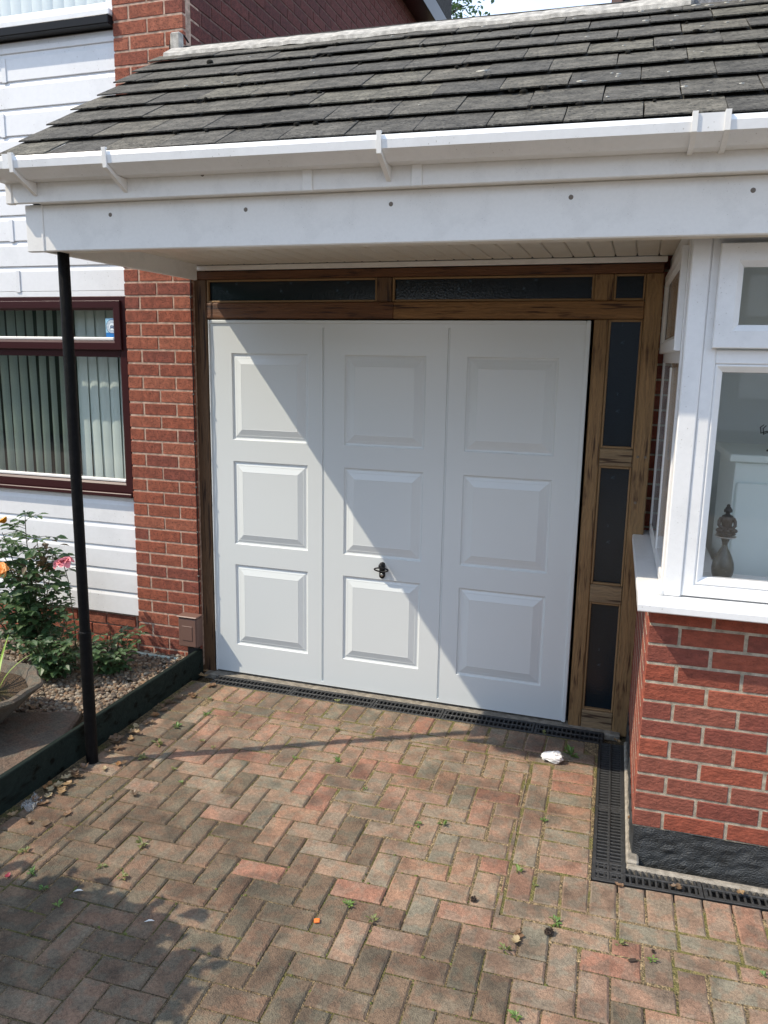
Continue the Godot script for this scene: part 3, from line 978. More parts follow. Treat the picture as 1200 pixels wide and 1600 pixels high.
	# horizontal bands between the panels
	for c in cols:
		for k in range(0, ys.size() - 1, 2):
			quad(leaf, Vector3(c[0], ys[k], 0), Vector3(c[1], ys[k], 0), Vector3(c[1], ys[k + 1], 0), Vector3(c[0], ys[k + 1], 0), Vector3(0, 0, 1))
	# folded edges
	for e in [[Vector3(0.004, 0.004, 0), Vector3(2.109, 0.004, 0), Vector3(0, -1, 0)], [Vector3(2.109, 0.004, 0), Vector3(2.109, 2.098, 0), Vector3(1, 0, 0)], [Vector3(2.109, 2.098, 0), Vector3(0.004, 2.098, 0), Vector3(0, 1, 0)], [Vector3(0.004, 2.098, 0), Vector3(0.004, 0.004, 0), Vector3(-1, 0, 0)]]:
		quad(leaf, e[0], e[1], e[1] + Vector3(0, 0, -0.04), e[0] + Vector3(0, 0, -0.04), e[2])
	quad(leaf, Vector3(0.004, 0.004, -0.04), Vector3(2.109, 0.004, -0.04), Vector3(2.109, 2.098, -0.04), Vector3(0.004, 2.098, -0.04), Vector3(0, 0, -1))
	var door := part(g, "door", leaf.commit(), M.door, T(0, 0, 0.0))
	# the flange round the leaf: a thin frame standing slightly proud
	var fg := begin()
	for s in [[0.0005, 0.0, 0.010, 2.104], [2.0935, 0.0, 2.115, 2.104], [0.011, 2.086, 2.0925, 2.104]]:
		add_box(fg, T((s[0] + s[2]) / 2, (s[1] + s[3]) / 2, 0.0015), Vector3(s[2] - s[0], s[3] - s[1], 0.012), 0.003)
	part(door, "edge_flange", fg.commit(), M.door)
	for c in cols:
		for r in rows:
			var p := begin()
			var rings := [[0.0, 0.0], [0.006, -0.0075], [0.013, -0.009], [0.026, -0.0045], [0.029, -0.0045], [0.062, 0.005], [0.065, 0.0045]]
			for k in rings.size() - 1:
				var q := []
				for w in 2:
					var d: float = rings[k + w][0]
					var z: float = rings[k + w][1]
					q.append([Vector3(c[0] + d, r[0] + d, z), Vector3(c[1] - d, r[0] + d, z), Vector3(c[1] - d, r[1] - d, z), Vector3(c[0] + d, r[1] - d, z)])
				for s in 4:
					quad(p, q[0][s], q[0][(s + 1) % 4], q[1][(s + 1) % 4], q[1][s], Vector3(0, 0, 1))
			var d: float = rings[-1][0]
			var z: float = rings[-1][1]
			quad(p, Vector3(c[0] + d, r[0] + d, z), Vector3(c[1] - d, r[0] + d, z), Vector3(c[1] - d, r[1] - d, z), Vector3(c[0] + d, r[1] - d, z), Vector3(0, 0, 1))
			part(door, "panel", p.commit(), M.door)
	# handle: plate, boss and a flat oval grip; the lock below it
	var h := begin()
	var plate := PackedVector2Array()
	for k in 14:
		var a := PI + PI * k / 13.0
		plate.append(Vector2(0.0165 * cos(a), -0.042 + 0.0165 * sin(a)))
	for k in 14:
		var a := PI * k / 13.0
		plate.append(Vector2(0.0165 * cos(a), 0.020 + 0.0165 * sin(a)))
	plate = ccw(plate)
	var pin := inset(plate, 0.003)
	for k in plate.size():
		var a := plate[k]
		var b := plate[(k + 1) % plate.size()]
		var a2 := pin[k]
		var b2 := pin[(k + 1) % plate.size()]
		var o := Vector3((a.x + b.x) * 0.5, (a.y + b.y) * 0.5 + 0.009, 0)
		quad(h, Vector3(a.x, a.y, 0), Vector3(b.x, b.y, 0), Vector3(b.x, b.y, 0.008), Vector3(a.x, a.y, 0.008), o)
		quad(h, Vector3(a.x, a.y, 0.008), Vector3(b.x, b.y, 0.008), Vector3(b2.x, b2.y, 0.011), Vector3(a2.x, a2.y, 0.011), o + Vector3(0, 0, 1))
	var ids := Geometry2D.triangulate_polygon(pin)
	for k in range(0, ids.size(), 3):
		tri(h, Vector3(pin[ids[k]].x, pin[ids[k]].y, 0.011), Vector3(pin[ids[k + 1]].x, pin[ids[k + 1]].y, 0.011), Vector3(pin[ids[k + 2]].x, pin[ids[k + 2]].y, 0.011), Vector3(0, 0, 1))
	add_lathe(h, E(Vector3(90, 0, 0), Vector3(0, 0.014, 0.010)), [Vector2(0.019, 0), Vector2(0.018, 0.012), Vector2(0.014, 0.022), Vector2(0.008, 0.027), Vector2(0, 0.028)], 16)
	var grip := []
	var rad := []
	for k in 25:
		var a := TAU * k / 24.0
		grip.append(Vector3(0.040 * cos(a) + 0.004, 0.000 + 0.010 * sin(a), 0.036))
		rad.append(0.0042)
	add_tube(h, grip, rad, 8)
	part(door, "handle", h.commit(), M.black_gloss, T(1.066, 0.752, 0.0))
	part(door, "lock", lathe_mesh([Vector2(0, 0.006), Vector2(0.007, 0.006), Vector2(0.009, 0.003), Vector2(0.009, 0)], 14), M.steel, E(Vector3(90, 0, 0), Vector3(1.066, 0.716, 0.011)))

func screw_mesh() -> Mesh:
	if not mesh_cache.has("screw"):
		mesh_cache["screw"] = lathe_mesh([Vector2(0, 0.0012), Vector2(0.0068, 0.001), Vector2(0.008, 0.0)], 12)
	return mesh_cache["screw"]

func build_post() -> void:
	var p := thing("support_post", "slim black painted post standing on the paving under the porch corner", "post", T(0.020, 0.0, 1.204))
	part(p, "lower_tube", lathe_mesh([Vector2(0.0275, 0.0), Vector2(0.0275, 0.645), Vector2(0.0265, 0.650), Vector2(0.0235, 0.652)], 24), M.black_paint)
	part(p, "upper_tube", lathe_mesh([Vector2(0.0235, 0.60), Vector2(0.0240, 1.4), Vector2(0.0240, 2.400)], 24), M.black_paint, E(Vector3(0, 0, 0), Vector3.ZERO))

# ---------------------------------------------------------------- the house to the left of the garage
func board_mesh(x0: float, x1: float, h: float) -> Mesh:
	# a plastic cladding board: sloping top shoulder, flat face, small under-lip
	var p := [Vector2(0.0, 0.0), Vector2(0.015, 0.0), Vector2(0.018, 0.003), Vector2(0.0175, h - 0.030), Vector2(0.0095, h - 0.004), Vector2(0.0095, h), Vector2(0.0, h)]
	return sweep_mesh(p, x0, x1)

func build_house() -> void:
	var h := thing("brick_house", "two storey house with white plastic cladding, red brick pier and maroon window", "house")
	# ---- core walls round the rooms
	var core := begin()
	add_box(core, T(-2.0, 0.68, -0.06), Vector3(3.4, 0.78, 0.14), 0.0)
	add_box(core, T(-2.0, 2.95, -0.06), Vector3(3.4, 1.42, 0.14), 0.0)
	add_box(core, T(-2.0, 5.45, -0.06), Vector3(3.4, 1.0, 0.14), 0.0)
	add_box(core, T(-3.25, 1.65, -0.06), Vector3(0.9, 1.16, 0.138), 0.0)
	add_box(core, T(-3.25, 4.3, -0.06), Vector3(0.9, 1.3, 0.138), 0.0)
	add_box(core, T(-0.40, 3.0, -0.07), Vector3(0.26, 6.0, 0.15), 0.0)
	part(h, "front_wall", core.commit(), M.room_dark)
	var back := begin()
	add_box(back, T(-3.65, 3.0, -2.4), Vector3(0.1, 6.0, 4.7), 0.0)
	add_box(back, T(-2.0, 3.0, -4.75), Vector3(3.4, 6.0, 0.1), 0.0)
	add_box(back, T(-2.0, 5.98, -2.4), Vector3(3.4, 0.05, 4.7), 0.0)
	add_box(back, T(-2.0, 2.9, -2.4), Vector3(3.4, 0.2, 4.5), 0.0)
	add_box(back, T(-2.0, 0.1, -2.4), Vector3(3.4, 0.1, 4.5), 0.0)
	part(h, "inner_wall", back.commit(), M.room_dark)
	# ---- the pier: mortar core with every brick on it
	var pier := part(h, "brick_pier", box_mesh(Vector3(0.429, 5.9, 0.17), 0.003), M.mortar, T(-0.2985, 2.97, -0.0395))
	var off := Vector3(-0.2985, 2.97, -0.0395)
	var xf := T(-0.517 - off.x, 0.032 - off.y, 0.0475 - off.z)
	for n in 51:
		if n % 2 == 0:
			brick_at(pier, xf, 0.0, n * 0.076, 0.0965, M.brick)
			brick_at(pier, xf, 0.1065, n * 0.076, 0.212, M.brick)
			brick_at(pier, xf, 0.3285, n * 0.076, 0.1065, M.brick)
		else:
			brick_at(pier, xf, 0.0, n * 0.076, 0.211, M.brick)
			brick_at(pier, xf, 0.2205, n * 0.076, 0.2145, M.brick)
	# ---- gable side wall running back above the porch roof
	var side := part(h, "side_wall", box_mesh(Vector3(0.09, 5.9, 4.75), 0.002), M.mortar_shaded, T(-0.1295, 2.97, -2.50))
	var so := Vector3(-0.1295, 2.97, -2.50)
	var sx := Transform3D(Basis(Vector3(0, 0, -1), Vector3(0, 1, 0), Vector3(1, 0, 0)), Vector3(-0.0815 - so.x, -so.y, -0.036 - so.z))
	var rest := begin()
	for n in 30:
		for k in 22:
			var a := k * 0.225 - (0.1125 if n % 2 == 0 else 0.0)
			var l := 0.215
			if a < 0.0:
				a = 0.0
				l = 0.1025
			if a + l > 4.6:
				continue
			var y := 3.376 + n * 0.076
			if a < 2.3 and n < 22:
				brick_at(side, sx, a, y, l, M.brick_shaded)
			else:
				add_box(rest, sx * T(a + l / 2, y + 0.037, -0.014), Vector3(l, 0.0655, 0.03), 0.003)
	var rb := part(side, "far_bricks", rest.commit(), M.brick_shaded[0])
	rb.set_meta("kind", "stuff")
	# eaves running back along the top of that wall
	bx(h, "eaves_soffit", Vector3(-0.083, 5.28, -5.1), Vector3(0.099, 5.30, -2.6), M.rosewood, 0.002)
	bx(h, "eaves_board", Vector3(0.10, 5.265, -5.1), Vector3(0.12, 5.45, -2.6), M.black_gloss, 0.002)
	bx(h, "rear_roof", Vector3(-3.6, 5.46, -5.1), Vector3(0.11, 5.9, -2.6), M.felt, 0.01)
	# ---- cladding boards
	var clad := part(h, "cladding", box_mesh(Vector3(3.4, 0.03, 0.008), 0.001), M.cladding, T(-2.225, 2.253, 0.016))
	var co := Vector3(-2.225, 2.253, 0.016)
	var xr := -0.5175
	for n in 6:
		var y := 0.287 + n * 0.1465
		part(clad, "cladding_board", board_mesh(-3.9 - co.x, xr - co.x, 0.1455 if n < 5 else 0.058), M.cladding, T(0, y - co.y, 0.002 - co.z))
	var uy := 2.2695
	var n2 := 0
	var seams := [[-1.29], [], [-1.315], [], [-1.30], [], [-1.325], [-2.4], [-1.29], []]
	while uy < 3.62:
		var hh := 0.1475
		var bo := part(clad, "cladding_board", board_mesh(-3.9 - co.x, xr - co.x, minf(hh - 0.001, 3.655 - uy)), M.cladding, T(0, uy - co.y, 0.002 - co.z))
		for sxx in seams[n2 % 10]:
			part(clad, "joint_cover", box_mesh(Vector3(0.032, hh - 0.016, 0.006), 0.002), M.cladding, T(sxx - co.x, uy + hh / 2 - 0.014 - co.y, 0.0225 - co.z))
		uy += hh
		n2 += 1
	# brick footing under the cladding
	var foot := part(h, "footing", box_mesh(Vector3(3.35, 0.33, 0.10), 0.002), M.mortar, T(-2.24, 0.115, -0.058))
	for n in 4:
		for k in 15:
			var a := -0.565 - (k + 1) * 0.2215 + (0.11 if n % 2 == 0 else 0.0)
			var l := minf(0.2115, -0.535 - a)
			if l > 0.05:
				brick_at(foot, T(2.24, -0.115, 0.060), a, -0.03 + n * 0.076, l, M.brick)
	# ---- maroon window
	var x0 := -2.45
	var x1 := -0.5265
	var wf := begin()
	frame_rect(wf, x0, 1.072, x1, 2.238, -0.045, 0.030, 0.060, 0.012)
	add_box(wf, T((x0 + x1) / 2, 1.909, -0.008), Vector3(x1 - x0 - 0.12, 0.046, 0.065), 0.004)
	var win := part(h, "window", wf.commit(), M.rosewood)
	var sash := begin()
	frame_rect(sash, x0 + 0.045, 1.928, x1 - 0.030, 2.212, 0.0305, 0.048, 0.055, 0.014)
	part(win, "sash", sash.commit(), M.rosewood)
	bx(win, "glazing_bead", Vector3(x0 + 0.062, 1.1335, -0.012), Vector3(x1 - 0.062, 1.152, 0.012), M.upvc_dirty, 0.004)
	bx(win, "glazing_bead", Vector3(x0 + 0.11, 1.984, 0.020), Vector3(x1 - 0.087, 2.002, 0.034), M.upvc_dirty, 0.004)
	bx(win, "sill", Vector3(x0 - 0.02, 1.046, -0.04), Vector3(x1 + 0.004, 1.071, 0.058), M.rosewood, 0.004)
	bx(win, "pane", Vector3(x0 + 0.0605, 1.1325, -0.022), Vector3(x1 - 0.0605, 1.885, -0.016), M.glass, 0.0)
	bx(win, "pane", Vector3(x0 + 0.098, 1.985, 0.014), Vector3(x1 - 0.085, 2.155, 0.019), M.glass, 0.0)
	bx(win, "top_gasket", Vector3(x0, 2.2385, -0.01), Vector3(x1, 2.2515, 0.010), M.gasket, 0.001)
	# sticker on the top pane
	var sk := thing("window_sticker", "small blue and white round watch sticker on the maroon window's top pane", "sticker", T(-0.632, 2.055, 0.0205))
	var sm_ := PlaneMesh.new()
	sm_.size = Vector2(0.088, 0.115)
	sm_.orientation = PlaneMesh.FACE_Z
	var stm := StandardMaterial3D.new()
	stm.albedo_texture = sticker_texture()
	stm.roughness = 0.5
	part(sk, "print", sm_, stm)
	# vertical blind behind it
	var bl := thing("vertical_blind", "pale green vertical blind hanging inside the maroon framed window", "blind", T(-1.5, 2.20, -0.14))
	bx(bl, "head_rail", Vector3(-0.95, 0.0, -0.02), Vector3(0.95, 0.03, 0.02), M.upvc, 0.003)
	var k := 0
	var x := -0.93
	while x < 0.95:
		var ang := -78.0 + R(-7, 7)
		if x > 0.50:
			ang = -12.0 + R(-8, 8)
		part(bl, "slat", slat_mesh(0.087, 1.10), M.blind, E(Vector3(R(-0.5, 0.5), ang, R(-0.4, 0.4)), Vector3(x, -0.555, 0)))
		x += 0.076
		k += 1
	# something dark and rounded stands in the room
	var ch := thing("armchair", "dark rounded armchair dimly seen behind the vertical blind", "armchair", T(-0.95, 0.15, -0.75))
	var cs := begin()
	add_ball(cs, Vector3(0.0, 0.85, -0.05), Vector3(0.36, 0.55, 0.14), Basis(), 10, 16)
	part(ch, "backrest", cs.commit(), M.felt)
	bx(ch, "seat", Vector3(-0.36, 0.02, -0.60), Vector3(0.36, 0.42, 0.05), M.felt, 0.05)
	bx(ch, "armrest", Vector3(-0.48, 0.02, -0.60), Vector3(-0.362, 0.62, 0.05), M.felt, 0.05)
	bx(ch, "armrest", Vector3(0.362, 0.02, -0.60), Vector3(0.48, 0.62, 0.05), M.felt, 0.05)
	# ---- upper window
	var uw := begin()
	frame_rect(uw, x0, 3.745, -0.525, 4.95, -0.045, 0.030, 0.050, 0.012)
	var upw := part(h, "upper_window", uw.commit(), M.upvc)
	bx(upw, "sill", Vector3(x0, 3.712, -0.04), Vector3(-0.520, 3.744, 0.070), M.upvc, 0.004)
	bx(upw, "drip_board", Vector3(x0, 3.664, -0.04), Vector3(-0.520, 3.7105, 0.085), M.black_gloss, 0.004)
	bx(upw, "pane", Vector3(x0 + 0.051, 3.796, -0.022), Vector3(-0.576, 4.899, -0.016), M.glass, 0.0)
	var ub := thing("upper_blind", "pale vertical blind closed behind the upper window of the clad house", "blind", T(-1.5, 4.93, -0.12))
	bx(ub, "head_rail", Vector3(-0.95, 0.0, -0.02), Vector3(0.95, 0.03, 0.02), M.upvc, 0.003)
	x = -0.93
	while x < 0.96:
		part(ub, "slat", slat_mesh(0.089, 1.17), M.blind_up, E(Vector3(0, 8.0 + R(-5, 5), 0), Vector3(x, -0.59, 0)))
		x += 0.076
	# ---- bits on the pier
	var mb := thing("meter_box", "small brown plastic service box on the brick pier foot", "service box", T(-0.122, 0.17, 0.0515))
	bx(mb, "case", Vector3(-0.066, 0.0, 0.0), Vector3(0.064, 0.185, 0.066), M.brown_box, 0.006)
	bx(mb, "lid", Vector3(-0.060, 0.006, 0.0665), Vector3(0.058, 0.179, 0.074), M.brown_box, 0.006)
	bx(mb, "lid_panel", Vector3(-0.036, 0.045, 0.0745), Vector3(0.034, 0.135, 0.077), M.brown_box, 0.003)
	bx(mb, "top_cap", Vector3(-0.070, 0.1855, 0.0), Vector3(0.068, 0.196, 0.080), M.brown_box, 0.005)
	bx(mb, "duct", Vector3(-0.02, -0.13, 0.0), Vector3(0.045, -0.001, 0.05), M.black_plastic, 0.008)
	var cb := thing("pier_cable", "thin black cable clipped down the brick pier beside the timber post", "cable")
	var pts := []
	var rr := []
	for j in 40:
		pts.append(Vector3(-0.0735 + 0.0025 * sin(j * 1.3) + R(-0.001, 0.001), 2.36 - j * 0.0525, 0.056))
		rr.append(0.0032)
	var cst := begin()
	add_tube(cst, pts, rr, 6)
	part(cb, "lead", cst.commit(), M.black_gloss)
	for j in 8:
		bx(cb, "clip", Vector3(-0.081, 2.22 - j * 0.27, 0.0505), Vector3(-0.066, 2.228 - j * 0.27, 0.0625), M.black_plastic, 0.002)
	var lc := thing("roof_cable", "short black cable loop at the pier where slates meet it", "cable")
	var l2 := begin()
	add_tube(l2, [Vector3(-0.150, 3.44, 0.060), Vector3(-0.155, 3.50, 0.062), Vector3(-0.148, 3.545, 0.064), Vector3(-0.120, 3.572, 0.066), Vector3(-0.085, 3.575, 0.066), Vector3(-0.066, 3.562, 0.06), Vector3(-0.06, 3.54, 0.03)], [0.005, 0.005, 0.005, 0.005, 0.005, 0.005, 0.005], 7)
	part(lc, "lead", l2.commit(), M.black_gloss)

func slat_mesh(w: float, h: float) -> Mesh:
	var key := "slat %.3f %.2f" % [w, h]
	if not mesh_cache.has(key):
		var st := begin()
		var prev := []
		for k in 6:
			var u := (k / 5.0 - 0.5)
			var row := [Vector3(u * w, -h / 2, 0.008 * (1.0 - 4.0 * u * u)), Vector3(u * w, h / 2, 0.008 * (1.0 - 4.0 * u * u))]
			if k > 0:
				quad(st, prev[0], row[0], row[1], prev[1], Vector3(0, 0, 1))
			prev = row
		add_box(st, T(0, -h / 2 + 0.015, 0.004), Vector3(w * 0.9, 0.022, 0.003), 0.0)
		mesh_cache[key] = st.commit()
	return mesh_cache[key]

func sticker_texture() -> ImageTexture:
	var im := Image.create(88, 116, false, Image.FORMAT_RGB8)
	im.fill(Color(0.62, 0.80, 0.88))
	im.fill_rect(Rect2i(0, 84, 88, 32), Color(0.12, 0.45, 0.72))
	for y in 116:
		for x in 88:
			var p := Vector2(x - 43.5, y - 48.0)
			var r := p.length()
			if r < 41.0:
				var c := Color(0.90, 0.94, 0.96)
				var a := atan2(p.y, p.x)
				if r > 37.5 or (r > 22.0 and r < 24.0):
					c = Color(0.12, 0.28, 0.45)
				elif r > 24.0:
					# a ring of small letters, far too small to read
					if absf(r - 31.0) < 4.5 and sin(a * 26.0) > -0.1 and sin(a * 61.0 + r * 1.7) > -0.5:
						c = Color(0.15, 0.30, 0.46)
				else:
					for q in [Vector2(-9, -2), Vector2(0, -5), Vector2(9, -2)]:
						if p.distance_to(q) < 4.0 or (absf(p.x - q.x) < 4.5 and p.y > q.y + 4.0 and p.y < q.y + 15.0):
							c = Color(0.13, 0.27, 0.42)
				im.set_pixel(x, y, c)
	return ImageTexture.create_from_image(im)

# ---------------------------------------------------------------- the house with the bay on the right
func build_bay() -> void:
	var h := thing("bay_house", "house wing with red brick bay, white plastic windows and black painted plinth", "house", TF)
	# ---- shell of the room (frame F: along, up, out)
	var sh := begin()
	add_box(sh, T(3.5, 1.30, -1.75), Vector3(2.2, 2.3, 0.1), 0.0)
	add_box(sh, T(4.55, 1.30, -2.1), Vector3(0.1, 2.3, 4.3), 0.0)
	add_box(sh, T(2.545, 1.30, -2.75), Vector3(0.07, 2.3, 2.9), 0.0)
	add_box(sh, T(3.54, 0.22, -2.2), Vector3(1.9, 0.1, 4.0), 0.0)
	add_box(sh, T(3.56, 2.436, -2.2), Vector3(2.2, 0.03, 4.1), 0.0)
	add_box(sh, T(3.54, 0.6, -0.19), Vector3(2.0, 0.84, 0.06), 0.0)
	add_box(sh, T(2.592, 0.6, -0.75), Vector3(0.06, 0.84, 1.1), 0.0)
	part(h, "inner_wall", sh.commit(), M.room)
	bx(h, "window_board", Vector3(2.57, 1.022, -0.48), Vector3(4.48, 1.058, -0.062), M.upvc, 0.004)
	bx(h, "window_board", Vector3(2.57, 1.0215, -1.24), Vector3(2.75, 1.0575, -0.482), M.upvc, 0.004)
	# upper storey above the roof
	var up := part(h, "upper_wall", box_mesh(Vector3(2.2, 1.9, 0.2), 0.002), M.render_white, T(3.578, 4.31, -1.135))
	part(up, "flashing", box_mesh(Vector3(2.2, 0.052, 0.05), 0.008), M.lead, E(Vector3(-30, 0, 0), Vector3(0.0, -0.925, 0.115)))
	part(up, "lead_corner", box_mesh(Vector3(0.03, 0.12, 0.06), 0.008), M.lead, E(Vector3(0, 0, -14), Vector3(-1.105, -0.90, 0.105)))
	# ---- plinth with rough black paint
	var pl := begin()
	var fn := FastNoiseLite.new()
	fn.seed = 7
	fn.frequency = 5.0
	var rough := func(a: float, b: float) -> float: return fn.get_noise_2d(a * 2.0, b * 4.0) * 0.007 + fn.get_noise_2d(a * 9.0, b * 9.0) * 0.0010
	for face in 2:
		var na := 70
		var nb := 9
		for i in na:
			for j in nb:
				var q := []
				for c in [[0, 0], [1, 0], [1, 1], [0, 1]]:
					var a := float(i + c[0]) / na
					var b := float(j + c[1]) / nb
					var y := -0.045 + b * 0.172
					var o: float = rough.call(a * 1.3 + face * 5.0, b) + 0.003
					if face == 0:
						var edge := sm(0.0, 0.03, a)
						q.append(Vector3(2.470 + a * 1.25 + (1.0 - edge) * 0.004, y, -0.024 + o * edge))
					else:
						var edge := sm(0.0, 0.03, a)
						q.append(Vector3(2.470 - o * edge + 0.004 * (1.0 - edge), y, -0.024 - a * 1.2))
				quad(pl, q[0], q[1], q[2], q[3], Vector3(0, 0, 1) if face == 0 else Vector3(-1, 0, 0))
	part(h, "plinth", pl.commit(), M.dark_plinth)
	# ---- brick walls of the bay
	var w := part(h, "brick_wall", box_mesh(Vector3(2.0, 0.904, 0.12), 0.002), M.bay_mortar, T(3.471, 0.573, -0.0916))
	var o := Vector3(3.471, 0.573, -0.0916)
	var xf := T(2.4675 - o.x, 0.122 - o.y, -0.030 - o.z)
	for n in 12:
		var a := 0.0
		var first := true
		while a < 1.3:
			var l := 0.2178 if n % 2 == 1 else (0.1045 if first else 0.2178)
			brick_at(w, xf, a, n * 0.0752, l, M.bay_brick, 0.0662)
			a += l + 0.0092
			first = false
	var w2 := part(h, "side_brick_wall", box_mesh(Vector3(0.12, 0.904, 1.10), 0.002), M.bay_mortar, T(2.5280, 0.573, -0.7060))
	var o2 := Vector3(2.5280, 0.573, -0.7060)
	var sx := Transform3D(Basis(Vector3(0, 0, -1), Vector3(0, 1, 0), Vector3(-1, 0, 0)), Vector3(2.4675 - o2.x, 0.122 - o2.y, -0.0605 - o2.z))
	for n in 12:
		var a := 0.0725 if n % 2 == 0 else 0.0
		if n % 2 == 0:
			brick_at(w2, sx, 0.0, n * 0.0752, 0.152, M.bay_brick, 0.0645, 0.030, 0.2)
			a = 0.1625
		else:
			brick_at(w2, sx, 0.0, n * 0.0752, 0.066, M.bay_brick, 0.0645, 0.030, 0.2)
			a = 0.0765
		while a + 0.2165 < 1.22:
			brick_at(w2, sx, a, n * 0.0752, 0.2165, M.bay_brick, 0.0645, 0.030, 0.2)
			a += 0.227
	# strip of brick between the timber frame and the bay
	var w3 := part(h, "return_wall", box_mesh(Vector3(0.20, 2.44, 0.10), 0.002), M.bay_mortar, T(2.548, 1.20, -1.330))
	for n in 32:
		brick_at(w3, T(-0.104, -1.20, 0.0525), 0.0, 0.02 + n * 0.0752, 0.102 if n % 2 == 0 else 0.172, M.bay_brick, 0.0645)
	# ---- sill
	var sp := [Vector2(-0.10, 1.026), Vector2(0.072, 1.026), Vector2(0.076, 1.030), Vector2(0.076, 1.052), Vector2(0.072, 1.057), Vector2(-0.02, 1.066), Vector2(-0.10, 1.066)]
	part(h, "sill", sweep_mesh(sp, 2.418, 3.74), M.upvc)
	bx(h, "side_sill", Vector3(2.418, 1.026, -1.255), Vector3(2.56, 1.0605, -0.1005), M.upvc, 0.005)
	var sl := begin()
	add_ball(sl, Vector3(2.497, 1.078, -0.03), Vector3(0.012, 0.028, 0.016), Basis(), 6, 8)
	part(h, "sealant", sl.commit(), M.upvc_dirty)
	# ---- front window
	var ow := begin()
	frame_rect(ow, 2.5675, 1.072, 3.62, 2.330, -0.085, -0.026, 0.044, 0.006)
	add_box(ow, T(3.09, 1.930, -0.055), Vector3(0.96, 0.050, 0.056), 0.004)
	add_box(ow, T(3.12, 1.50, -0.055), Vector3(0.045, 0.80, 0.055), 0.004)
	var win := part(h, "front_window", ow.commit(), M.upvc)
	bx(win, "corner_post", Vector3(2.5045, 1.0675, -0.085), Vector3(2.5665, 2.398, -0.020), M.upvc, 0.004)
	bx(win, "head_frame", Vector3(2.568, 2.331, -0.085), Vector3(3.7, 2.398, -0.024), M.upvc, 0.004)
	bx(win, "end_post", Vector3(3.621, 1.0675, -0.085), Vector3(3.70, 2.330, -0.020), M.upvc, 0.004)
	for s in [[2.5925, 1.958, 3.60, 2.302, 0.078]]:
		var fs := begin()
		frame_rect(fs, s[0], s[1], s[2], s[3], -0.0255, 0.000, s[4], 0.020)
		part(win, "top_sash", fs.commit(), M.upvc)
		bx(win, "pane", Vector3(s[0] + s[4] - 0.004, s[1] + s[4] - 0.004, -0.034), Vector3(s[2] - s[4] + 0.004, s[3] - s[4] + 0.004, -0.028), M.glass, 0.0)
	for s in [[2.612, 1.117, 3.097, 1.904], [3.143, 1.117, 3.575, 1.904]]:
		var lb := begin()
		frame_rect(lb, s[0], s[1], s[2], s[3], -0.070, -0.029, 0.026, 0.020)
		part(win, "glazing_bead", lb.commit(), M.upvc)
		bx(win, "pane", Vector3(s[0] + 0.024, s[1] + 0.024, -0.062), Vector3(s[2] - 0.024, s[3] - 0.024, -0.056), M.glass, 0.0)
		var gk := begin()
		frame_rect(gk, s[0] + 0.0235, s[1] + 0.0235, s[2] - 0.0235, s[3] - 0.0235, -0.056, -0.0515, 0.004, 0.001)
		part(win, "gasket", gk.commit(), M.grey_gap)
	# ---- side window, seen at a glancing angle
	var so := begin()
	frame_rect(so, 0.087, 1.072, 1.20, 2.330, -0.058, 0.0, 0.045, 0.006)
	add_box(so, T(0.64, 1.930, -0.030), Vector3(1.02, 0.050, 0.056), 0.004)
	add_box(so, T(0.62, 1.49, -0.030), Vector3(0.060, 0.80, 0.056), 0.004)
	var sxf := Transform3D(Basis(Vector3(0, 0, -1), Vector3(0, 1, 0), Vector3(-1, 0, 0)), Vector3(2.4985, 0, 0))
	var swin := part(h, "side_window", so.commit(), M.upvc, sxf)
	var ss := begin()
	frame_rect(ss, 0.107, 1.950, 1.18, 2.310, 0.0005, 0.022, 0.060, 0.018)
	part(swin, "top_sash", ss.commit(), M.upvc)
	bx(swin, "pane", Vector3(0.165, 2.008, 0.006), Vector3(1.122, 2.252, 0.012), M.glass, 0.0)
	bx(swin, "pane", Vector3(0.131, 1.116, -0.010), Vector3(0.591, 1.906, -0.005), M.glass, 0.0)
	bx(swin, "pane", Vector3(0.649, 1.116, -0.010), Vector3(1.156, 1.906, -0.005), M.glass, 0.0)
	bx(h, "side_head", Vector3(2.4985, 2.331, -1.25), Vector3(2.56, 2.3975, -0.0855), M.upvc, 0.003)
	# ---- things in the window
	var cab := thing("white_cabinet", "plain white cabinet standing inside the bay window", "cabinet", TF * T(2.79, 0.27, -0.62))
	bx(cab, "carcass", Vector3(0.0, 0.0, -0.50), Vector3(0.95, 1.235, 0.0), M.cabinet, 0.004)
	bx(cab, "top", Vector3(-0.025, 1.236, -0.52), Vector3(0.97, 1.268, 0.02), M.cabinet, 0.005)
	bx(cab, "door", Vector3(0.012, 0.03, 0.001), Vector3(0.468, 1.150, 0.018), M.cabinet, 0.004)
	bx(cab, "door", Vector3(0.474, 0.03, 0.001), Vector3(0.938, 1.150, 0.018), M.cabinet, 0.004)
	var va := thing("glass_vase", "silvered teardrop glass holder with flat dish on the bay window board", "vase", TF * T(2.748, 1.058, -0.38))
	part(va, "body", lathe_mesh([Vector2(0.020, 0.0), Vector2(0.034, 0.006), Vector2(0.041, 0.025), Vector2(0.043, 0.045), Vector2(0.040, 0.068), Vector2(0.032, 0.092), Vector2(0.022, 0.112), Vector2(0.013, 0.128), Vector2(0.010, 0.140), Vector2(0.012, 0.150), Vector2(0.016, 0.162), Vector2(0.017, 0.170)], 24), M.silver_glass)
	part(va, "dish", lathe_mesh([Vector2(0.0, 0.168), Vector2(0.036, 0.171), Vector2(0.041, 0.175), Vector2(0.041, 0.178), Vector2(0.0, 0.179)], 24), M.steel)
	var fg := thing("seated_figurine", "dark seated meditating figurine on the silvered glass holder", "figurine", TF * T(2.748, 1.2375, -0.38))
	var f := begin()
	add_ball(f, Vector3(0, 0.006, 0), Vector3(0.038, 0.008, 0.026), Basis(), 6, 16)
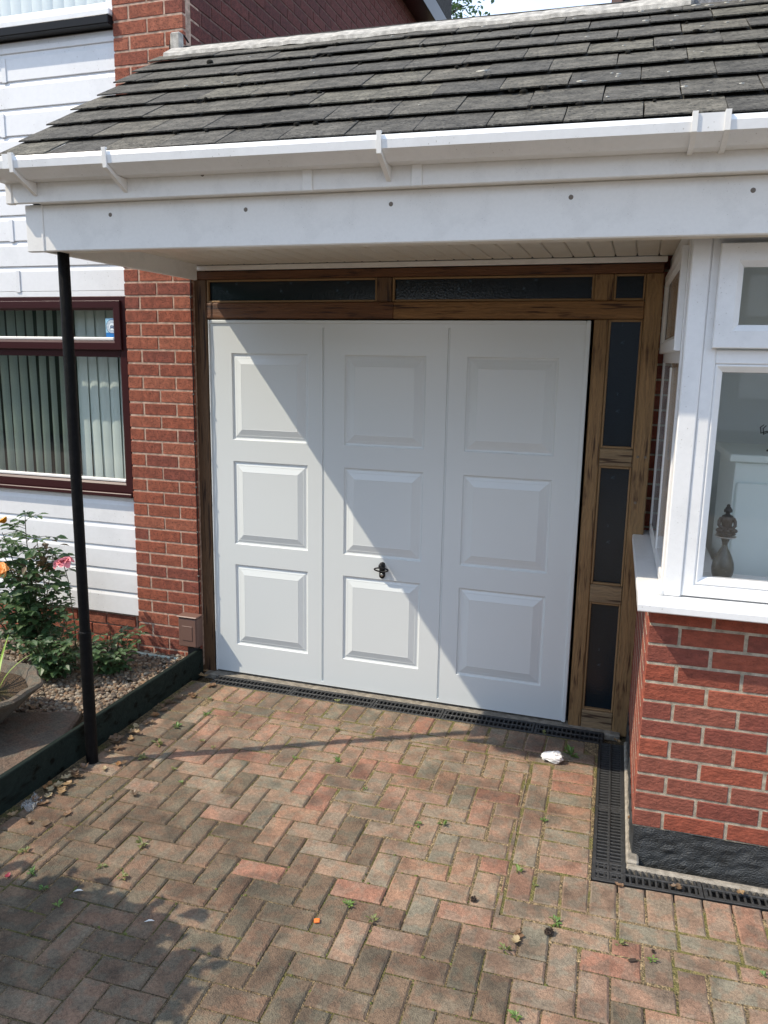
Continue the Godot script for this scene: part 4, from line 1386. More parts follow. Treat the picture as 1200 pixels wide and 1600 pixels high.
	add_ball(f, Vector3(-0.022, 0.020, 0.006), Vector3(0.020, 0.011, 0.017), Basis(Vector3.UP, 0.5), 7, 12)
	add_ball(f, Vector3(0.022, 0.020, 0.006), Vector3(0.020, 0.011, 0.017), Basis(Vector3.UP, -0.5), 7, 12)
	add_ball(f, Vector3(0, 0.020, 0.014), Vector3(0.022, 0.009, 0.012), Basis(), 7, 12)
	add_lathe(f, Transform3D(Basis.from_scale(Vector3(1.0, 1.0, 0.72)), Vector3(0, 0.012, 0)), [Vector2(0.020, 0.0), Vector2(0.021, 0.015), Vector2(0.019, 0.030), Vector2(0.023, 0.048), Vector2(0.025, 0.058), Vector2(0.020, 0.067), Vector2(0.009, 0.073), Vector2(0.008, 0.082)], 16)
	for s in [-1.0, 1.0]:
		add_tube(f, [Vector3(s * 0.022, 0.070, 0), Vector3(s * 0.029, 0.055, 0.001), Vector3(s * 0.030, 0.040, 0.005), Vector3(s * 0.018, 0.030, 0.016), Vector3(s * 0.004, 0.029, 0.020)], [0.007, 0.0075, 0.0068, 0.006, 0.005], 8)
		add_ball(f, Vector3(s * 0.0135, 0.099, 0.0), Vector3(0.0025, 0.008, 0.004), Basis(), 5, 8)
	add_ball(f, Vector3(0, 0.102, 0.001), Vector3(0.0130, 0.0165, 0.0140), Basis(), 9, 14)
	add_ball(f, Vector3(0, 0.099, 0.0150), Vector3(0.0022, 0.004, 0.003), Basis(), 5, 8)
	add_ball(f, Vector3(0, 0.1185, -0.001), Vector3(0.0075, 0.0070, 0.0075), Basis(), 6, 10)
	part(fg, "body", f.commit(), M.figure)
	var lm := thing("wire_ornament", "small dark ornament with thin curling arms on the white cabinet", "ornament", TF * T(2.955, 1.538, -0.80))
	var wo := begin()
	add_lathe(wo, Transform3D(), [Vector2(0.022, 0), Vector2(0.020, 0.006), Vector2(0.005, 0.012), Vector2(0.004, 0.11)], 12)
	for s in 5:
		var a := TAU * s / 5.0
		var d := Vector3(cos(a), 0, sin(a))
		add_tube(wo, [Vector3(0, 0.06, 0), d * 0.03 + Vector3(0, 0.085, 0), d * 0.055 + Vector3(0, 0.075, 0), d * 0.06 + Vector3(0, 0.10, 0), d * 0.045 + Vector3(0, 0.112, 0)], [0.003, 0.003, 0.003, 0.003, 0.002], 6)
	part(lm, "arms", wo.commit(), M.figure)

func build_far() -> void:
	# brick block with brown trim seen over the roof, a tree beside it, and the street behind the viewer
	var b := thing("rear_block", "brick block with brown corner trim rising behind the slate roof", "building", T(1.93, 0, -3.2))
	var wl := part(b, "wall", box_mesh(Vector3(0.62, 6.2, 0.3), 0.002), M.mortar, T(0.36, 3.1, -0.2))
	for n in 12:
		for k in 3:
			brick_at(wl, T(-0.36, -3.1, 0.1535), 0.14 + k * 0.225 - (0.11 if n % 2 == 0 else 0.0), 4.4 + n * 0.075, 0.215 if k > 0 or n % 2 == 1 else 0.10, M.brick)
	bx(b, "corner_trim", Vector3(-0.02, 0, -0.10), Vector3(0.065, 6.2, 0.06), M.brown_box, 0.004)
	bx(b, "downpipe", Vector3(0.068, 0, -0.05), Vector3(0.125, 6.2, 0.01), M.black_gloss, 0.01)
	bx(b, "dark_window", Vector3(0.36, 4.5, -0.05), Vector3(0.60, 5.6, 0.012), M.black_gloss, 0.004)
	var t := thing("far_tree", "dark leafy tree showing between the eaves and the sky", "tree", T(-2.55, 0, -9.9))
	var tr := begin()
	add_tube(tr, [Vector3(0, -0.1, 0), Vector3(0.1, 3, 0), Vector3(0.0, 6, 0.1), Vector3(0.2, 9, 0)], [0.28, 0.22, 0.15, 0.06], 10)
	for k in 9:
		var a := k * 2.4
		add_tube(tr, [Vector3(0.05, 4.5 + k * 0.4, 0), Vector3(cos(a) * 0.9, 5.4 + k * 0.4, sin(a) * 0.9), Vector3(cos(a) * 1.7, 6.0 + k * 0.4, sin(a) * 1.7)], [0.08, 0.05, 0.02], 6)
	part(t, "trunk", tr.commit(), M.bark)
	for tone in 3:
		var st := begin()
		for k in 130:
			var cdir := Vector3(R(-1, 1), R(-1, 1), R(-1, 1)).normalized()
			var cl := Vector3(0, 8.15, 0) + cdir * Vector3(2.1, 2.2, 2.1) * pow(rng.randf(), 0.35)
			for q in 40:
				var at := cl + Vector3(R(-1, 1), R(-1, 1), R(-1, 1)) * 0.36
				add_leaf(st, at, Vector3(R(-1, 1), R(-0.8, 0.5), R(-1, 1)), R(0.06, 0.11), 0.6)
		part(t, "crown", st.commit(), M.leaf[tone])
	var s := thing("hedge_shrub", "dense leafy shrub beyond the bed whose shadow falls on the paving", "shrub", T(-0.22, -0.04, 2.90))
	for tone in 2:
		var st := begin()
		for k in 190:
			var cdir := Vector3(R(-1, 1), R(-0.6, 1), R(-1, 1)).normalized()
			var cl := Vector3(0, 0.88, 0) + cdir * Vector3(0.48, 0.58, 0.45) * pow(rng.randf(), 0.4)
			for q in 34:
				add_leaf(st, cl + Vector3(R(-1, 1), R(-1, 1), R(-1, 1)) * 0.13, Vector3(R(-1, 1), R(-0.5, 0.8), R(-1, 1)), R(0.06, 0.10), 0.62)
		part(s, "foliage", st.commit(), M.leaf[tone])
	var sb := begin()
	for k in 7:
		var a := k * 0.9
		add_tube(sb, [Vector3(0, 0, 0), Vector3(cos(a) * 0.15, 0.5, sin(a) * 0.15), Vector3(cos(a) * 0.36, 1.1, sin(a) * 0.4)], [0.02, 0.014, 0.006], 6)
	part(s, "stem", sb.commit(), M.bark)
	# across the street, only ever seen in the window panes
	var o := thing("opposite_house", "plain pale house across the street behind the viewer", "house", T(6, 0, 24))
	bx(o, "wall", Vector3(-9, -0.04, 0), Vector3(11, 5.2, 6), M.render_white, 0.0)
	var rf := begin()
	var prof := [Vector2(-0.4, 5.2), Vector2(3.0, 8.0), Vector2(6.4, 5.2)]
	sweep_x(rf, prof, -9.3, 11.3)
	part(o, "roof", rf.commit(), M.felt)
	for k in 5:
		bx(o, "window", Vector3(-7.5 + k * 4, 0.9, -0.06), Vector3(-5.7 + k * 4, 2.1, -0.004), M.upvc, 0.02)
		bx(o, "window", Vector3(-7.5 + k * 4, 3.3, -0.06), Vector3(-5.7 + k * 4, 4.5, -0.004), M.upvc, 0.02)

	var hg := begin()
	var hf := FastNoiseLite.new()
	hf.seed = 9
	hf.frequency = 0.9
	var hp := func(i: int, j: int) -> Vector3:
		var a := PI * j / 8.0
		var x := -26.0 + i * 0.5
		var n := hf.get_noise_2d(x * 2.0, j * 0.9) * 0.35
		return Vector3(x, maxf(0.0, sin(a)) * (4.6 + n * 2.0) - 0.05, -cos(a) * (0.8 + n * 0.6))
	for i in 44:
		for j in 8:
			quad(hg, hp.call(i, j), hp.call(i + 1, j), hp.call(i + 1, j + 1), hp.call(i, j + 1), Vector3(0, 1, -cos(PI * (j + 0.5) / 8.0)))
	var hd := thing("clipped_hedge", "long clipped dark hedge across the street behind the viewer", "hedge", T(0, 0, 13))
	part(hd, "foliage", hg.commit(), M.leaf[0])

# ---------------------------------------------------------------- plants and litter
# a folded pointed leaf: base at at, pointing along dir
func add_leaf(st: SurfaceTool, at: Vector3, dir: Vector3, length: float, aspect := 0.5, droop := 0.15) -> void:
	var d := dir.normalized()
	var s := d.cross(Vector3(R(-0.4, 0.4), 1, R(-0.4, 0.4))).normalized()
	if s.length_squared() < 0.5:
		s = Vector3.RIGHT
	var up := s.cross(d).normalized()
	var w := length * aspect * 0.5
	var m := at + d * length * 0.45 - up * length * 0.03
	var tip := at + d * length - up * length * droop
	var l := at + d * length * 0.42 + s * w + up * length * 0.07
	var r := at + d * length * 0.42 - s * w + up * length * 0.07
	var l2 := at + d * length * 0.72 + s * w * 0.7 + up * length * 0.03
	var r2 := at + d * length * 0.72 - s * w * 0.7 + up * length * 0.03
	tri(st, at, l, m, up)
	tri(st, at, m, r, up)
	quad(st, l, l2, tip, m, up)
	quad(st, r, m, tip, r2, up)

# rose foliage: arching stems with leaflets in fives
func rose_stems(parent: Node3D, stems: Array, leaf_every: float, size: float, skip := 0.12) -> void:
	var wood := begin()
	var lf := [begin(), begin(), begin()]
	for s in stems:
		var pts: Array = s
		var rr := []
		for k in pts.size():
			rr.append(lerpf(0.0055, 0.0022, float(k) / (pts.size() - 1)))
		add_tube(wood, pts, rr, 6)
		var total := 0.0
		for k in pts.size() - 1:
			total += (pts[k + 1] as Vector3).distance_to(pts[k])
		var at := total * skip
		while at < total:
			var a := at
			var p: Vector3 = pts[-1]
			for k in pts.size() - 1:
				var l: float = (pts[k + 1] as Vector3).distance_to(pts[k])
				if a <= l:
					p = (pts[k] as Vector3).lerp(pts[k + 1], a / l)
					break
				a -= l
			var yaw := R(0, TAU)
			var dir := Vector3(cos(yaw), R(-0.1, 0.6), sin(yaw)).normalized()
			var tip := p + dir * size * R(1.0, 1.8)
			add_tube(wood, [p, p.lerp(tip, 0.5) + Vector3(0, 0.006, 0), tip], [0.0016, 0.0013, 0.001], 4)
			var st: SurfaceTool = lf[0 if rng.randf() < 0.5 else (1 if rng.randf() < 0.7 else 2)]
			var side := dir.cross(Vector3.UP).normalized()
			add_leaf(st, tip, dir + Vector3(0, R(-0.5, 0.1), 0), size * R(0.9, 1.2), 0.68)
			for j in 2:
				var b := p.lerp(tip, 0.52 + 0.36 * j)
				for sg in [-1.0, 1.0]:
					add_leaf(st, b, side * sg + dir * 0.35 + Vector3(0, R(-0.5, 0.25), 0), size * R(0.65, 1.0), 0.68)
			at += leaf_every * R(0.6, 1.4)
	part(parent, "stem", wood.commit(), M.stem)
	for k in 3:
		part(parent, "foliage", lf[k].commit(), [M.leaf[1], M.leaf[0], M.leaf[3]][k])

func bloom_mesh(r: float, n: int, flat: float) -> Mesh:
	var st := begin()
	for k in n:
		var t := float(k) / n
		var a := k * 2.4
		var open := lerpf(0.25, 1.35, t) * flat
		var len := r * lerpf(0.45, 1.0, t)
		var w := r * lerpf(0.4, 0.62, t)
		var d := Vector3(cos(a), 0, sin(a))
		var s := Vector3(-sin(a), 0, cos(a))
		var prev := []
		for i in 5:
			var u := i / 4.0
			var ang := open * u * 1.1
			var p := Vector3(0, 0, 0) + (d * sin(ang) + Vector3.UP * cos(ang)) * len * u + d * r * 0.06
			var ww := w * sin(PI * (0.12 + 0.80 * u))
			var row := [p - s * ww + Vector3.UP * ww * 0.25, p, p + s * ww + Vector3.UP * ww * 0.25]
			if i > 0:
				for j in 2:
					quad(st, prev[j], prev[j + 1], row[j + 1], row[j], Vector3.UP - d * 0.3)
			prev = row
	return st.commit()

func curve(a: Vector3, b: Vector3, bend: Vector3) -> Array:
	var o := []
	for k in 7:
		var t := k / 6.0
		o.append(a.lerp(b, t) + bend * sin(PI * t) + Vector3(R(-1, 1), 0, R(-1, 1)) * 0.006)
	return o

func build_garden() -> void:
	# the bed
	var bed := structure("flower_bed")
	bx(bed, "bed_soil", Vector3(-4.0, -0.045, 0.012), Vector3(-0.088, 0.062, 2.6), M.bed, 0.0)
	# gravel
	var shapes := []
	for v in 3:
		var st := begin()
		var f := FastNoiseLite.new()
		f.seed = 60 + v
		f.frequency = 0.6
		var rows := 5
		var seg := 7
		var P := func(i: int, j: int) -> Vector3:
			var la := -PI / 2 + PI * i / rows
			var lo := TAU * (j % seg) / seg
			var p := Vector3(cos(la) * cos(lo), sin(la), cos(la) * sin(lo))
			return p * (1.0 + 0.45 * f.get_noise_3dv(p * 1.5))
		for i in rows:
			for j in seg:
				quad(st, P.call(i, j), P.call(i, j + 1), P.call(i + 1, j + 1), P.call(i + 1, j), P.call(i, j) + P.call(i + 1, j + 1))
		shapes.append(st.commit())
	var tones := [Color(0.46, 0.35, 0.25), Color(0.37, 0.26, 0.18), Color(0.56, 0.46, 0.35), Color(0.31, 0.21, 0.15), Color(0.48, 0.31, 0.19), Color(0.62, 0.54, 0.44), Color(0.28, 0.23, 0.19)]
	for v in 3:
		var where := []
		for k in 3400:
			var x := -0.10 - 1.75 * pow(rng.randf(), 1.15)
			var z := R(0.05, 1.42)
			if z > 1.02 + 0.12 * sin(x * 9.0) + 0.55 * (x + 0.15) * (-0.25) and rng.randf() < 0.93:
				continue
			where.append([x, z])
		var mm := MultiMesh.new()
		mm.transform_format = MultiMesh.TRANSFORM_3D
		mm.use_colors = true
		mm.mesh = shapes[v]
		mm.instance_count = where.size()
		for k in where.size():
			var r := R(0.0065, 0.0145)
			var b := Basis.from_euler(Vector3(R(-0.5, 0.5), R(0, TAU), R(-0.5, 0.5))) * Basis.from_scale(Vector3(r * R(0.9, 1.4), r * R(0.55, 0.8), r))
			mm.set_instance_transform(k, Transform3D(b, Vector3(where[k][0], 0.062 + R(0.0, 0.017), where[k][1])))
			var c: Color = pick(tones)
			mm.set_instance_color(k, c * R(0.75, 1.15))
		var mi := MultiMeshInstance3D.new()
		mi.name = "gravel" if v == 0 else "gravel_%03d" % v
		mi.multimesh = mm
		mi.material_override = M.pebble
		mi.set_meta("kind", "stuff")
		mi.set_meta("label", "small tan and brown pebbles covering the flower bed")
		mi.set_meta("category", "gravel")
		add_child(mi)
	var e := thing("edging_board", "dark green timber board edging the flower bed beside the paving", "edging board", T(-0.071, 0, 0.085))
	bx(e, "board", Vector3(-0.014, -0.03, 0.0), Vector3(0.014, 0.152, 2.6), M.board_green, 0.004)
	bx(e, "end_block", Vector3(-0.035, -0.03, -0.028), Vector3(0.014, 0.148, -0.001), M.board_green, 0.004)
	var tr := thing("wall_strip", "pale plastic strip lying along the foot of the brick pier", "strip", T(-0.36, 0.062, 0.098))
	bx(tr, "strip", Vector3(-0.150, -0.01, -0.012), Vector3(0.150, 0.020, 0.012), mat(lin(0.42, 0.50, 0.44), 0.4), 0.003)
	var p := PackedVector2Array([Vector2(-0.62, 0.02), Vector2(-0.36, -0.12), Vector2(-0.05, -0.05), Vector2(0.30, -0.20), Vector2(0.42, 0.05), Vector2(0.45, 0.75), Vector2(-0.60, 0.80)])
	var sl := thing("stone_slab", "uneven brown stone slab at the gravel edge under the stone planter", "stone slab", T(-0.56, 0.098, 1.13))
	part(sl, "slab", slab_mesh(ccw(p), 0.05, 0.012, 0.012), M.slab)
	# ---- planter and its spiky plant
	var pl := thing("stone_planter", "weathered round stone planter on the brown slab beside the gravel", "planter", T(-0.645, 0.098, 1.27))
	var st := begin()
	var segs := 36
	var prof := [Vector2(0.14, 0.0), Vector2(0.15, 0.012), Vector2(0.19, 0.05), Vector2(0.255, 0.11), Vector2(0.305, 0.165), Vector2(0.335, 0.185), Vector2(0.345, 0.20), Vector2(0.335, 0.212), Vector2(0.30, 0.205), Vector2(0.27, 0.17), Vector2(0.0, 0.165)]
	var pt := func(i: int, j: int) -> Vector3:
		var a := TAU * (j % segs) / segs
		var q: Vector2 = prof[i]
		var scallop := 1.0 + 0.035 * sin(a * 9.0) * sm(0.05, 0.18, q.y)
		return Vector3(q.x * cos(a) * scallop, q.y + 0.006 * sin(a * 3.0 + 1.0) * q.y / 0.2, q.x * sin(a) * scallop)
	for i in prof.size() - 1:
		for j in segs:
			var mid: Vector3 = pt.call(i, j)
			quad(st, pt.call(i, j), pt.call(i, j + 1), pt.call(i + 1, j + 1), pt.call(i + 1, j), Vector3(mid.x, -0.05, mid.z) if i < 7 else Vector3.UP)
	part(pl, "bowl", st.commit(), M.stone)
	var so := begin()
	add_lathe(so, Transform3D(), [Vector2(0.276, 0.176), Vector2(0.18, 0.183), Vector2(0.0, 0.186)], 20)
	part(pl, "compost", so.commit(), M.bed)
	var sp := thing("spiky_plant", "yellow green strappy plant growing in the stone planter", "plant", T(-0.50, 0.275, 1.24))
	var bl := begin()
	for k in 16:
		var a := R(0, TAU)
		var tilt := R(0.12, 0.75)
		var L := R(0.16, 0.34)
		var d := Vector3(cos(a) * sin(tilt), cos(tilt), sin(a) * sin(tilt))
		var s := Vector3(-sin(a), 0, cos(a))
		var prev := []
		for i in 7:
			var u := i / 6.0
			var c := d * L * u + Vector3(cos(a), -0.6, sin(a)) * 0.10 * u * u + Vector3(cos(a), 0, sin(a)) * 0.015
			var w := 0.009 * (1.0 - u * u * 0.95)
			var row := [c - s * w + Vector3.UP * w * 0.5, c, c + s * w + Vector3.UP * w * 0.5]
			if i > 0:
				for j in 2:
					quad(bl, prev[j], prev[j + 1], row[j + 1], row[j], -Vector3(cos(a), -0.4, sin(a)))
			prev = row
	part(sp, "blade", bl.commit(), M.blade)
	# ---- the tall rose
	var ro := thing("rose_bush", "tall rose bush with orange blooms and bronze tips against white cladding", "rose bush", T(-0.95, 0.06, 0.42))
	var stems := []
	for s in [[-0.26, 0.60, 0.02], [-0.20, 0.80, 0.02], [-0.05, 0.93, 0.0], [0.05, 0.80, 0.03], [0.13, 0.70, -0.02], [-0.12, 0.72, 0.12], [-0.32, 0.75, -0.05], [0.0, 0.60, 0.12], [-0.18, 0.50, 0.15], [0.10, 0.52, 0.1], [-0.36, 0.48, 0.05], [0.06, 0.42, 0.14]]:
		stems.append(curve(Vector3(R(-0.05, 0.05), 0, R(-0.05, 0.05)), Vector3(s[0], s[1], s[2]), Vector3(R(-0.05, 0.05), 0, R(-0.03, 0.05))))
	rose_stems(ro, stems, 0.022, 0.060, 0.24)
	var bz := begin()
	for k in 60:
		var c: Vector3 = [Vector3(0.10, 0.68, 0.0), Vector3(0.05, 0.60, 0.04), Vector3(-0.02, 0.55, 0.1)][k % 3]
		add_leaf(bz, c + Vector3(R(-1, 1) * 0.07, R(-1, 1) * 0.10, R(-1, 1) * 0.05), Vector3(R(-1, 1), R(-0.8, 0.4), R(-1, 1)), R(0.035, 0.06), 0.65)
	part(ro, "bronze_leaves", bz.commit(), M.bronze_leaf)
	part(ro, "bloom", bloom_mesh(0.060, 30, 1.0), M.petal_orange, E(Vector3(35, 0, -15), Vector3(-0.10, 0.610, 0.17)))
	part(ro, "bud", bloom_mesh(0.042, 18, 0.6), M.petal_gold, E(Vector3(20, 0, 25), Vector3(-0.135, 0.872, 0.06)))
	part(ro, "bud", bloom_mesh(0.014, 6, 0.3), M.leaf[3], E(Vector3(0, 0, 5), Vector3(-0.05, 0.93, 0.0)))
	var rp := thing("pink_rose", "single pink rose on a thin stem behind the black post", "rose", T(-0.665, 0.06, 0.47))
	rose_stems(rp, [curve(Vector3.ZERO, Vector3(-0.075, 0.66, -0.05), Vector3(0.03, 0, 0)), curve(Vector3(0.01, 0, 0), Vector3(-0.03, 0.42, 0.0), Vector3(-0.03, 0, 0))], 0.036, 0.042, 0.35)
	part(rp, "bloom", bloom_mesh(0.062, 30, 1.25), M.petal_pink, E(Vector3(12, 0, 8), Vector3(-0.078, 0.645, -0.05)))
	# ---- two low bushes
	for b in [[-0.70, 0.60, "low green rose bush in the gravel on the near side of the post", 0.17, 0.30, 13], [-0.46, 0.42, "low dark rose bush in the gravel beside the brick pier", 0.16, 0.26, 12]]:
		var lo := thing("low_rose_bush", b[2], "shrub", T(b[0], 0.06, b[1]))
		var ss := []
		for k in b[5]:
			var a: float = TAU * k / b[5] + R(-0.3, 0.3)
			var rad: float = b[3] * R(0.35, 1.0)
			ss.append(curve(Vector3(cos(a), 0, sin(a)) * 0.02, Vector3(cos(a) * rad, b[4] * R(0.45, 1.0), sin(a) * rad), Vector3(0, 0.03, 0)))
		rose_stems(lo, ss, 0.026, 0.048, 0.2)

func build_litter() -> void:
	# weeds in the joints
	var weeds := [
		[0.188, 0.404, 0.8, "small weed in the joints between the drain and bed corner"], [0.276, 0.589, 1.0, "leafy weed nearest the door among those beside the bed"], [0.202, 0.763, 1.25, "bushy weed just beyond the post's shadow"],
		[0.214, 0.955, 1.25, "spreading yellowish weed next to the post foot"], [0.232, 1.097, 1.25, "upright star shaped weed in front of the post shadow"], [0.489, 0.892, 0.7, "tiny weed on the post's shadow line"], [0.405, 0.851, 0.8, "small pale weed touching the post's shadow"],
		[0.426, 1.144, 0.8, "small weed on a grey block below the post shadow"], [0.521, 1.231, 0.7, "tiny green sprig beside a salmon block, below the post shadow"], [0.87, 0.185, 0.9, "weed growing against the black channel under the door"], [0.872, 0.35, 0.6, "small sprig in the course before the door drain"],
		[0.991, 0.51, 0.9, "weed tuft where edging meets herringbone before the door"], [0.912, 0.859, 0.7, "little sprig in the clean herringbone left of the long grey block"], [1.113, 0.809, 0.9, "dry edged weed in the middle of the herringbone"], [1.329, 1.007, 0.6, "tiny weed in the centre of the drive"],
		[1.623, 1.19, 0.9, "pale weed, one of a pair right of the drive's centre"], [1.719, 1.153, 0.9, "greener weed of the pair right of the drive's centre"], [0.57, 1.857, 0.9, "bright weed above the tree shadow's edge"], [0.679, 1.882, 1.0, "rounded bright weed above the tree shadow's edge"],
		[0.56, 2.086, 0.8, "weed inside the leafy shadow's tip"], [0.45, 2.03, 0.8, "yellow weed at the leafy shadow's upper edge"], [0.631, 1.693, 1.2, "flattened pale weed on a salmon block"], [0.346, 1.973, 1.0, "straggling yellow weed near the bed's board end"], [0.226, 1.876, 1.0, "pale weed tangled with dry leaves by the board"],
		[1.52, 1.75, 1.0, "upright weed above the orange chip"], [1.626, 1.793, 1.0, "weed with a soft tuft right of the orange chip"], [2.081, 1.779, 1.0, "fresh green weed beside dry leaves at the lower right"], [2.228, 1.595, 1.0, "weed directly above the dark fir cone"], [2.442, 1.633, 0.9, "flat star weed below the bay's channel"],
		[2.881, 1.624, 0.7, "weed at the picture's right edge on the drive"], [2.16, 2.046, 1.0, "moss green weed at the bottom of the drive"], [2.065, 1.358, 0.9, "fine weed left of the channel corner"], [2.133, 1.419, 0.6, "tiny sprig by the channel corner"],
		[2.176, 0.376, 2.0, "lush green weed behind the crumpled white bag"], [2.023, 0.18, 0.8, "small weed growing through the door drain"], [2.117, 0.988, 0.7, "sprig between header blocks beside the side channel"], [2.543, 1.669, 0.7, "mossy tuft with dark bits below the bay's channel"]]
	for w in weeds:
		var o := thing("weed", w[3], "weed", T(w[0], -0.002, w[1]), "weeds in the paving joints")
		var st := begin()
		var s: float = w[2]
		for k in int(9 + s * 5):
			var a := R(0, TAU)
			var up := R(0.15, 1.1)
			add_leaf(st, Vector3(cos(a), 0, sin(a)) * 0.007 * s * rng.randf() + Vector3(0, R(0.0, 0.012) * s, 0), Vector3(cos(a), up, sin(a)), R(0.010, 0.027) * s, R(0.3, 0.55))
		part(o, "leaves", st.commit(), pick(M.weed))
	# moss lines in the joints
	var mo := begin()
	for k in 900:
		var x := R(0.4, 2.25)
		var z := 1.0 + 1.2 * pow(rng.randf(), 0.7)
		var r := R(0.0025, 0.006)
		add_ball(mo, Vector3(x, -0.0075, z), Vector3(r * 1.6, r * 0.9, r * 1.3), Basis(), 3, 5)
	var mm := part(self, "joint_moss", mo.commit(), mat(lin(0.11, 0.12, 0.03), 1.0))
	mm.set_meta("kind", "stuff")
	mm.set_meta("label", "specks of green moss in the paving joints")
	mm.set_meta("category", "moss")
	# dead leaves
	var leaves := [[-0.02, 0.103], [0.098, 0.236], [0.078, 0.414], [0.016, 0.494], [0.022, 0.611], [0.016, 0.697], [0.006, 0.864], [0.045, 0.931], [0.003, 1.008], [0.048, 1.09], [0.011, 1.303], [0.016, 1.362], [0.02, 1.416], [0.0, 1.461], [0.03, 1.501], [0.155, 1.189], [0.171, 1.164], [0.296, 1.45], [0.385, 1.391], [0.21, 1.611], [0.176, 1.697], [0.1, 1.709], [0.005, 1.694], [0.123, 1.251], [0.044, 1.55], [-0.01, 0.55], [0.03, 0.78], [-0.01, 0.98], [0.05, 1.33], [0.07, 1.45]]
	var where := ["at the board's far end", "beside the channel's end", "on a header block by the board", "against the board halfway to the door", "curled by the board", "in the board's shadow", "in the shade just past the post", "next to the post foot", "behind the post foot", "touching the post foot", "just before the post", "in shade before the post", "curled in the board's shade", "by the clear film", "on the clear film's edge", "tangled with a sprig right of the post", "lying on the lit block right of the post", "pale and alone on the lit course", "small and pale beside the tan leaf", "broad and pale at the shade's edge", "half moon shaped, at the shade's lower edge", "at the picture's edge by the board", "farthest down the board", "small, right of the post foot", "beside the clear film", "in the pile halfway along the board", "brown, in the pile by the post", "under the board's lip near the post", "in the pile before the post", "under the board before the post"]
	for k in leaves.size():
		var l: Array = leaves[k]
		var o := thing("dead_leaf", "dry curled leaf " + where[k], "dead leaf", T(l[0], 0.004, l[1]), "dry leaves along the edging board")
		var st := begin()
		var n := 1 if k > 14 and k < 24 else 3
		for j in n:
			dead_leaf(st, Vector3(R(-0.02, 0.02), 0.004 * j, R(-0.03, 0.03)) if n > 1 else Vector3.ZERO, R(0.03, 0.055))
		part(o, "blade", st.commit(), pick(M.dead))
	for l in [[2.433, 1.316, -0.001, "brown leaf caught on the channel corner of the bay"], [2.385, 0.149, 0.001, "dark leaf on the drain where the two channels meet"], [2.462, 0.860, 0.008, "orange brown leaf on the cement beside the side channel"], [2.109, 1.728, 0.003, "dry pale leaf scrap near the fir cone"], [2.123, 1.697, 0.003, "curled dry leaf scrap beside the fresh weed"], [2.855, 1.225, 0.001, "pale leaf scrap in the bay's channel"], [2.629, 1.262, 0.001, "white fleck on the bay's channel"]]:
		var o := thing("dead_leaf", l[3], "dead leaf", T(l[0], l[2] + 0.003, l[1]), "dry leaves on the drains")
		var st := begin()
		for j in 2:
			dead_leaf(st, Vector3(R(-0.012, 0.012), 0.003 * j, R(-0.01, 0.01)), R(0.025, 0.042))
		part(o, "blade", st.commit(), pick(M.dead))
	# crumpled white bag
	var bag := thing("white_bag", "crumpled knotted white plastic bag on the paving by the drain", "plastic bag", T(2.108, 0.0, 0.458))
	var f := FastNoiseLite.new()
	f.seed = 77
	f.frequency = 1.4
	f.fractal_octaves = 3
	var bs := begin()
	var bp := func(i: int, j: int) -> Vector3:
		var la := -PI / 2 + PI * i / 14.0
		var lo := TAU * (j % 20) / 20.0
		var p := Vector3(cos(la) * cos(lo), sin(la), cos(la) * sin(lo))
		var q := p * (1.0 + 0.35 * f.get_noise_3dv(p * 1.3) + 0.16 * absf(f.get_noise_3dv(p * 4.0)))
		q.x -= 0.9 * sm(0.55, 1.0, -p.x) * 0.9
		return Vector3(q.x * 0.036, maxf(q.y * 0.028 + 0.024, 0.0005), q.z * 0.030)
	for i in 14:
		for j in 20:
			quad(bs, bp.call(i, j), bp.call(i, j + 1), bp.call(i + 1, j + 1), bp.call(i + 1, j), (bp.call(i, j) as Vector3) + bp.call(i + 1, j + 1) - Vector3(0, 0.048, 0))
	part(bag, "film", bs.commit(), M.white_bag)
	var kn := begin()
	for k in 7:
		dead_leaf(kn, Vector3(-0.050 + R(-0.006, 0.006), 0.012 + R(-0.004, 0.008), 0.012 + R(-0.008, 0.008)), R(0.015, 0.026))
	part(bag, "knot", kn.commit(), M.white_bag)
	var cf := thing("clear_film", "scrap of clear crinkled plastic lying by the edging board", "plastic scrap", T(0.02, 0.004, 1.60))
	var cs := begin()
	var fp := func(i: int, j: int) -> Vector3: return Vector3((i - 5) * 0.0065, 0.008 + 0.016 * f.get_noise_2d(i * 0.5, j * 0.6) + 0.01 * sin(i * 1.1 + j), (j - 5) * 0.009 + (i - 5) * 0.003)
	for i in 10:
		for j in 10:
			quad(cs, fp.call(i, j), fp.call(i + 1, j), fp.call(i + 1, j + 1), fp.call(i, j + 1), Vector3.UP)
	part(cf, "film", cs.commit(), M.clear_film)
	var oc := thing("orange_chip", "small square orange chip on a dark paving block", "chip", E(Vector3(0, 20, 4), Vector3(1.448, 0.004, 1.861)))
	part(oc, "chip", box_mesh(Vector3(0.020, 0.007, 0.019), 0.002), M.orange)
	for c in [[2.213, 1.66, 0.016, "dark round fir cone on the paving under the bay channel"], [1.937, 1.579, 0.012, "dark shrivelled cone beside a salmon block, further from the bay"], [2.547, 1.632, 0.006, "tiny dark crumb of cone by the mossy tuft"]]:
		var o := thing("fir_cone", c[3], "cone", T(c[0], c[2] * 0.6, c[1]))
		var st := begin()
		var r: float = c[2]
		add_ball(st, Vector3.ZERO, Vector3(r * 0.8, r * 0.6, r * 0.8), Basis(), 6, 10)
		for k in 40:
			var d := Vector3(R(-1, 1), R(-0.4, 1), R(-1, 1)).normalized()
			add_leaf(st, d * r * 0.55, d + Vector3(R(-0.5, 0.5), R(-0.5, 0.5), R(-0.5, 0.5)), r * 0.6, 0.9)
		part(o, "scales", st.commit(), M.cone)
